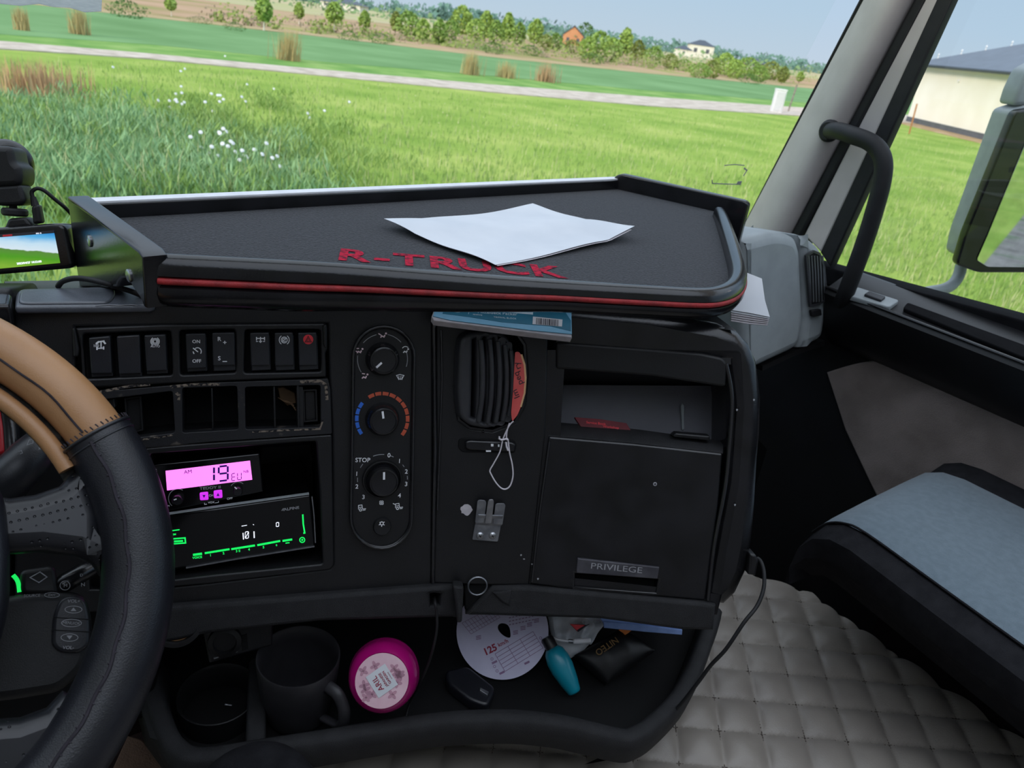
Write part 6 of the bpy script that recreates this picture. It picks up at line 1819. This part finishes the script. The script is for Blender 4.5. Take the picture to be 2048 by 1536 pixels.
def simple_house(name, xl, xr, yb, hw, hr, m, rm, label, depth=8, gable=False, wins=2):
    b0, b1 = atz(xl, yb + (xl - 1024) * 0, 0), None
    d = (b0 - CAM).dot(FWD)
    b1 = atd(xr, yb + (xr - xl) * .14, d)
    b1.z = 0
    k = d / FPX
    u = (b1 - b0)
    L = u.length
    u.normalize()
    n = Vector((u.y, -u.x, 0))
    if n.dot(CAM - b0) < 0:
        n = -n
    P = lambda a, dd, z: b0 + u * a - n * dd + Vector((0, 0, z))
    o = thing(name, (b0 + b1) / 2, label, 'house')
    h = hw * k
    r_ = hr * k
    mk('walls', loft([[P(0, 0, -.5), P(L, 0, -.5), P(L, depth, -.5), P(0, depth, -.5)], [P(0, 0, h), P(L, 0, h), P(L, depth, h), P(0, depth, h)]]), m, o)
    e_ = L * .06
    if gable:
        mk('gable', loft([[P(0, 0, h), P(L, 0, h), P(L / 2, 0, h + r_)], [P(0, depth, h), P(L, depth, h), P(L / 2, depth, h + r_)]]), m, o)
        mk('roof', join(loft([[P(-e_, -.3, h - .2), P(L / 2, -.3, h + r_ + .1), P(L / 2, -.3, h + r_ + .4), P(-e_, -.3, h + .1)], [P(-e_, depth + .3, h - .2), P(L / 2, depth + .3, h + r_ + .1), P(L / 2, depth + .3, h + r_ + .4), P(-e_, depth + .3, h + .1)]]),
                        loft([[P(L + e_, -.3, h - .2), P(L / 2, -.3, h + r_ + .1), P(L / 2, -.3, h + r_ + .4), P(L + e_, -.3, h + .1)], [P(L + e_, depth + .3, h - .2), P(L / 2, depth + .3, h + r_ + .1), P(L / 2, depth + .3, h + r_ + .4), P(L + e_, depth + .3, h + .1)]])), rm, o)
    else:
        mk('roof', loft([[P(-e_, -.5, h), P(L + e_, -.5, h), P(L + e_, depth + .5, h), P(-e_, depth + .5, h)], [P(L * .4, depth * .45, h + r_), P(L * .6, depth * .45, h + r_), P(L * .6, depth * .55, h + r_), P(L * .4, depth * .55, h + r_)]]), rm, o, 20)
    F_ = Fr(P(0, 0, 0), u, (0, 0, 1))
    for i in range(wins):
        a = L * (i + .5) / wins
        s_ = 1 if F_.n.dot(n) > 0 else -1
        mk('window', box(F_, a - L * .07, a + L * .07, h * .4, h * .75, -.02 * s_, .05 * s_, .005), M['plinth'], o)
    return o
simple_house('house', 1124, 1164, 88, 18, 16, M['orange_wall'], M['roof_dark'], 'small orange gabled house among trees in the distance', 10, True)
simple_house('house', 1376, 1424, 112, 22, 10, M['white_wall'], M['roof_dark'], 'distant white two storey house with a dark hipped roof', 12)
simple_house('annexe', 1350, 1382, 110, 12, 7, M['white_wall'], M['roof_dark'], 'low white annexe on the left of the distant two storey house', 8, False, 1)
simple_house('farm_building', 640, 720, 14, 12, 9, M['white_wall'], M['roof_dark'], 'long white farm building with a dark roof at the top of the view', 16, False, 3)
simple_house('barn', 1490, 1530, 130, 6, 9, M['plinth'], M['roof_dark'], 'distant low grey barn on the skyline right of the white house', 12, False, 1)
simple_house('house', 1802, 1822, 196, 26, 20, M['orange_wall'], M['roof_dark'], 'distant brownish house half hidden behind the cream bungalow', 10, False, 1)
tb_, hb_ = dist_h(1146, 84, 34)
trunc_tree('dark_tree', dist_h(1170, 88, 40)[0] + Vector((6, 8, 0)), hb_ * 1.1, hb_ * 1.4, 3, 'dark rounded tree behind the orange gabled house', 77, .05, 320, group=None)
# white utility box and posts by the track
ub = atz(1553, 226, 0)
k_ = (ub - CAM).dot(FWD) / FPX
FUb = Fr(ub, _rt, (0, 0, 1))
ubx = thing('utility_box', ub, 'white utility cabinet standing beside the gravel track', 'cabinet')
mk('cabinet', box(FUb, -10 * k_, 10 * k_, -.05, 43 * k_, -.5, 0, .03), M['white_box'], ubx)
mk('cabinet_door', box(FUb, -8 * k_, 8 * k_, 4 * k_, 39 * k_, 0, .03, .01), M['white_pl'], ubx)
mk('cabinet_cap', box(FUb, -10.5 * k_, 10.5 * k_, 42 * k_, 44.5 * k_, -.52, .03, .01), M['white_box'], ubx)
q0, q1 = atz(1576, 224, 0), atd(1594, 170, (atz(1576, 224, 0) - CAM).dot(FWD))
tag(mk('fence_post', tube([q0, q1], .05, 8), M['bark']), 'leaning wooden post beside the white utility cabinet', 'post')
q0, q1 = atz(1818, 268, 0), atd(1834, 208, (atz(1818, 268, 0) - CAM).dot(FWD))
tag(mk('stake', tube([q0, q1], .045, 8), M['wood']), 'orange brown stake at the corner of the cream bungalow', 'post')
for i, x in enumerate((1775, 1800)):
    q0 = atz(x, 232 + i * 5, 0)
    tag(mk('fence_post', tube([q0, q0 + Vector((0, 0, 1.5))], .03, 6), M['steel']), ('thin metal fence post left of the cream bungalow, farther from it', 'thin metal fence post left of the cream bungalow, next to the stake')[i], 'post')
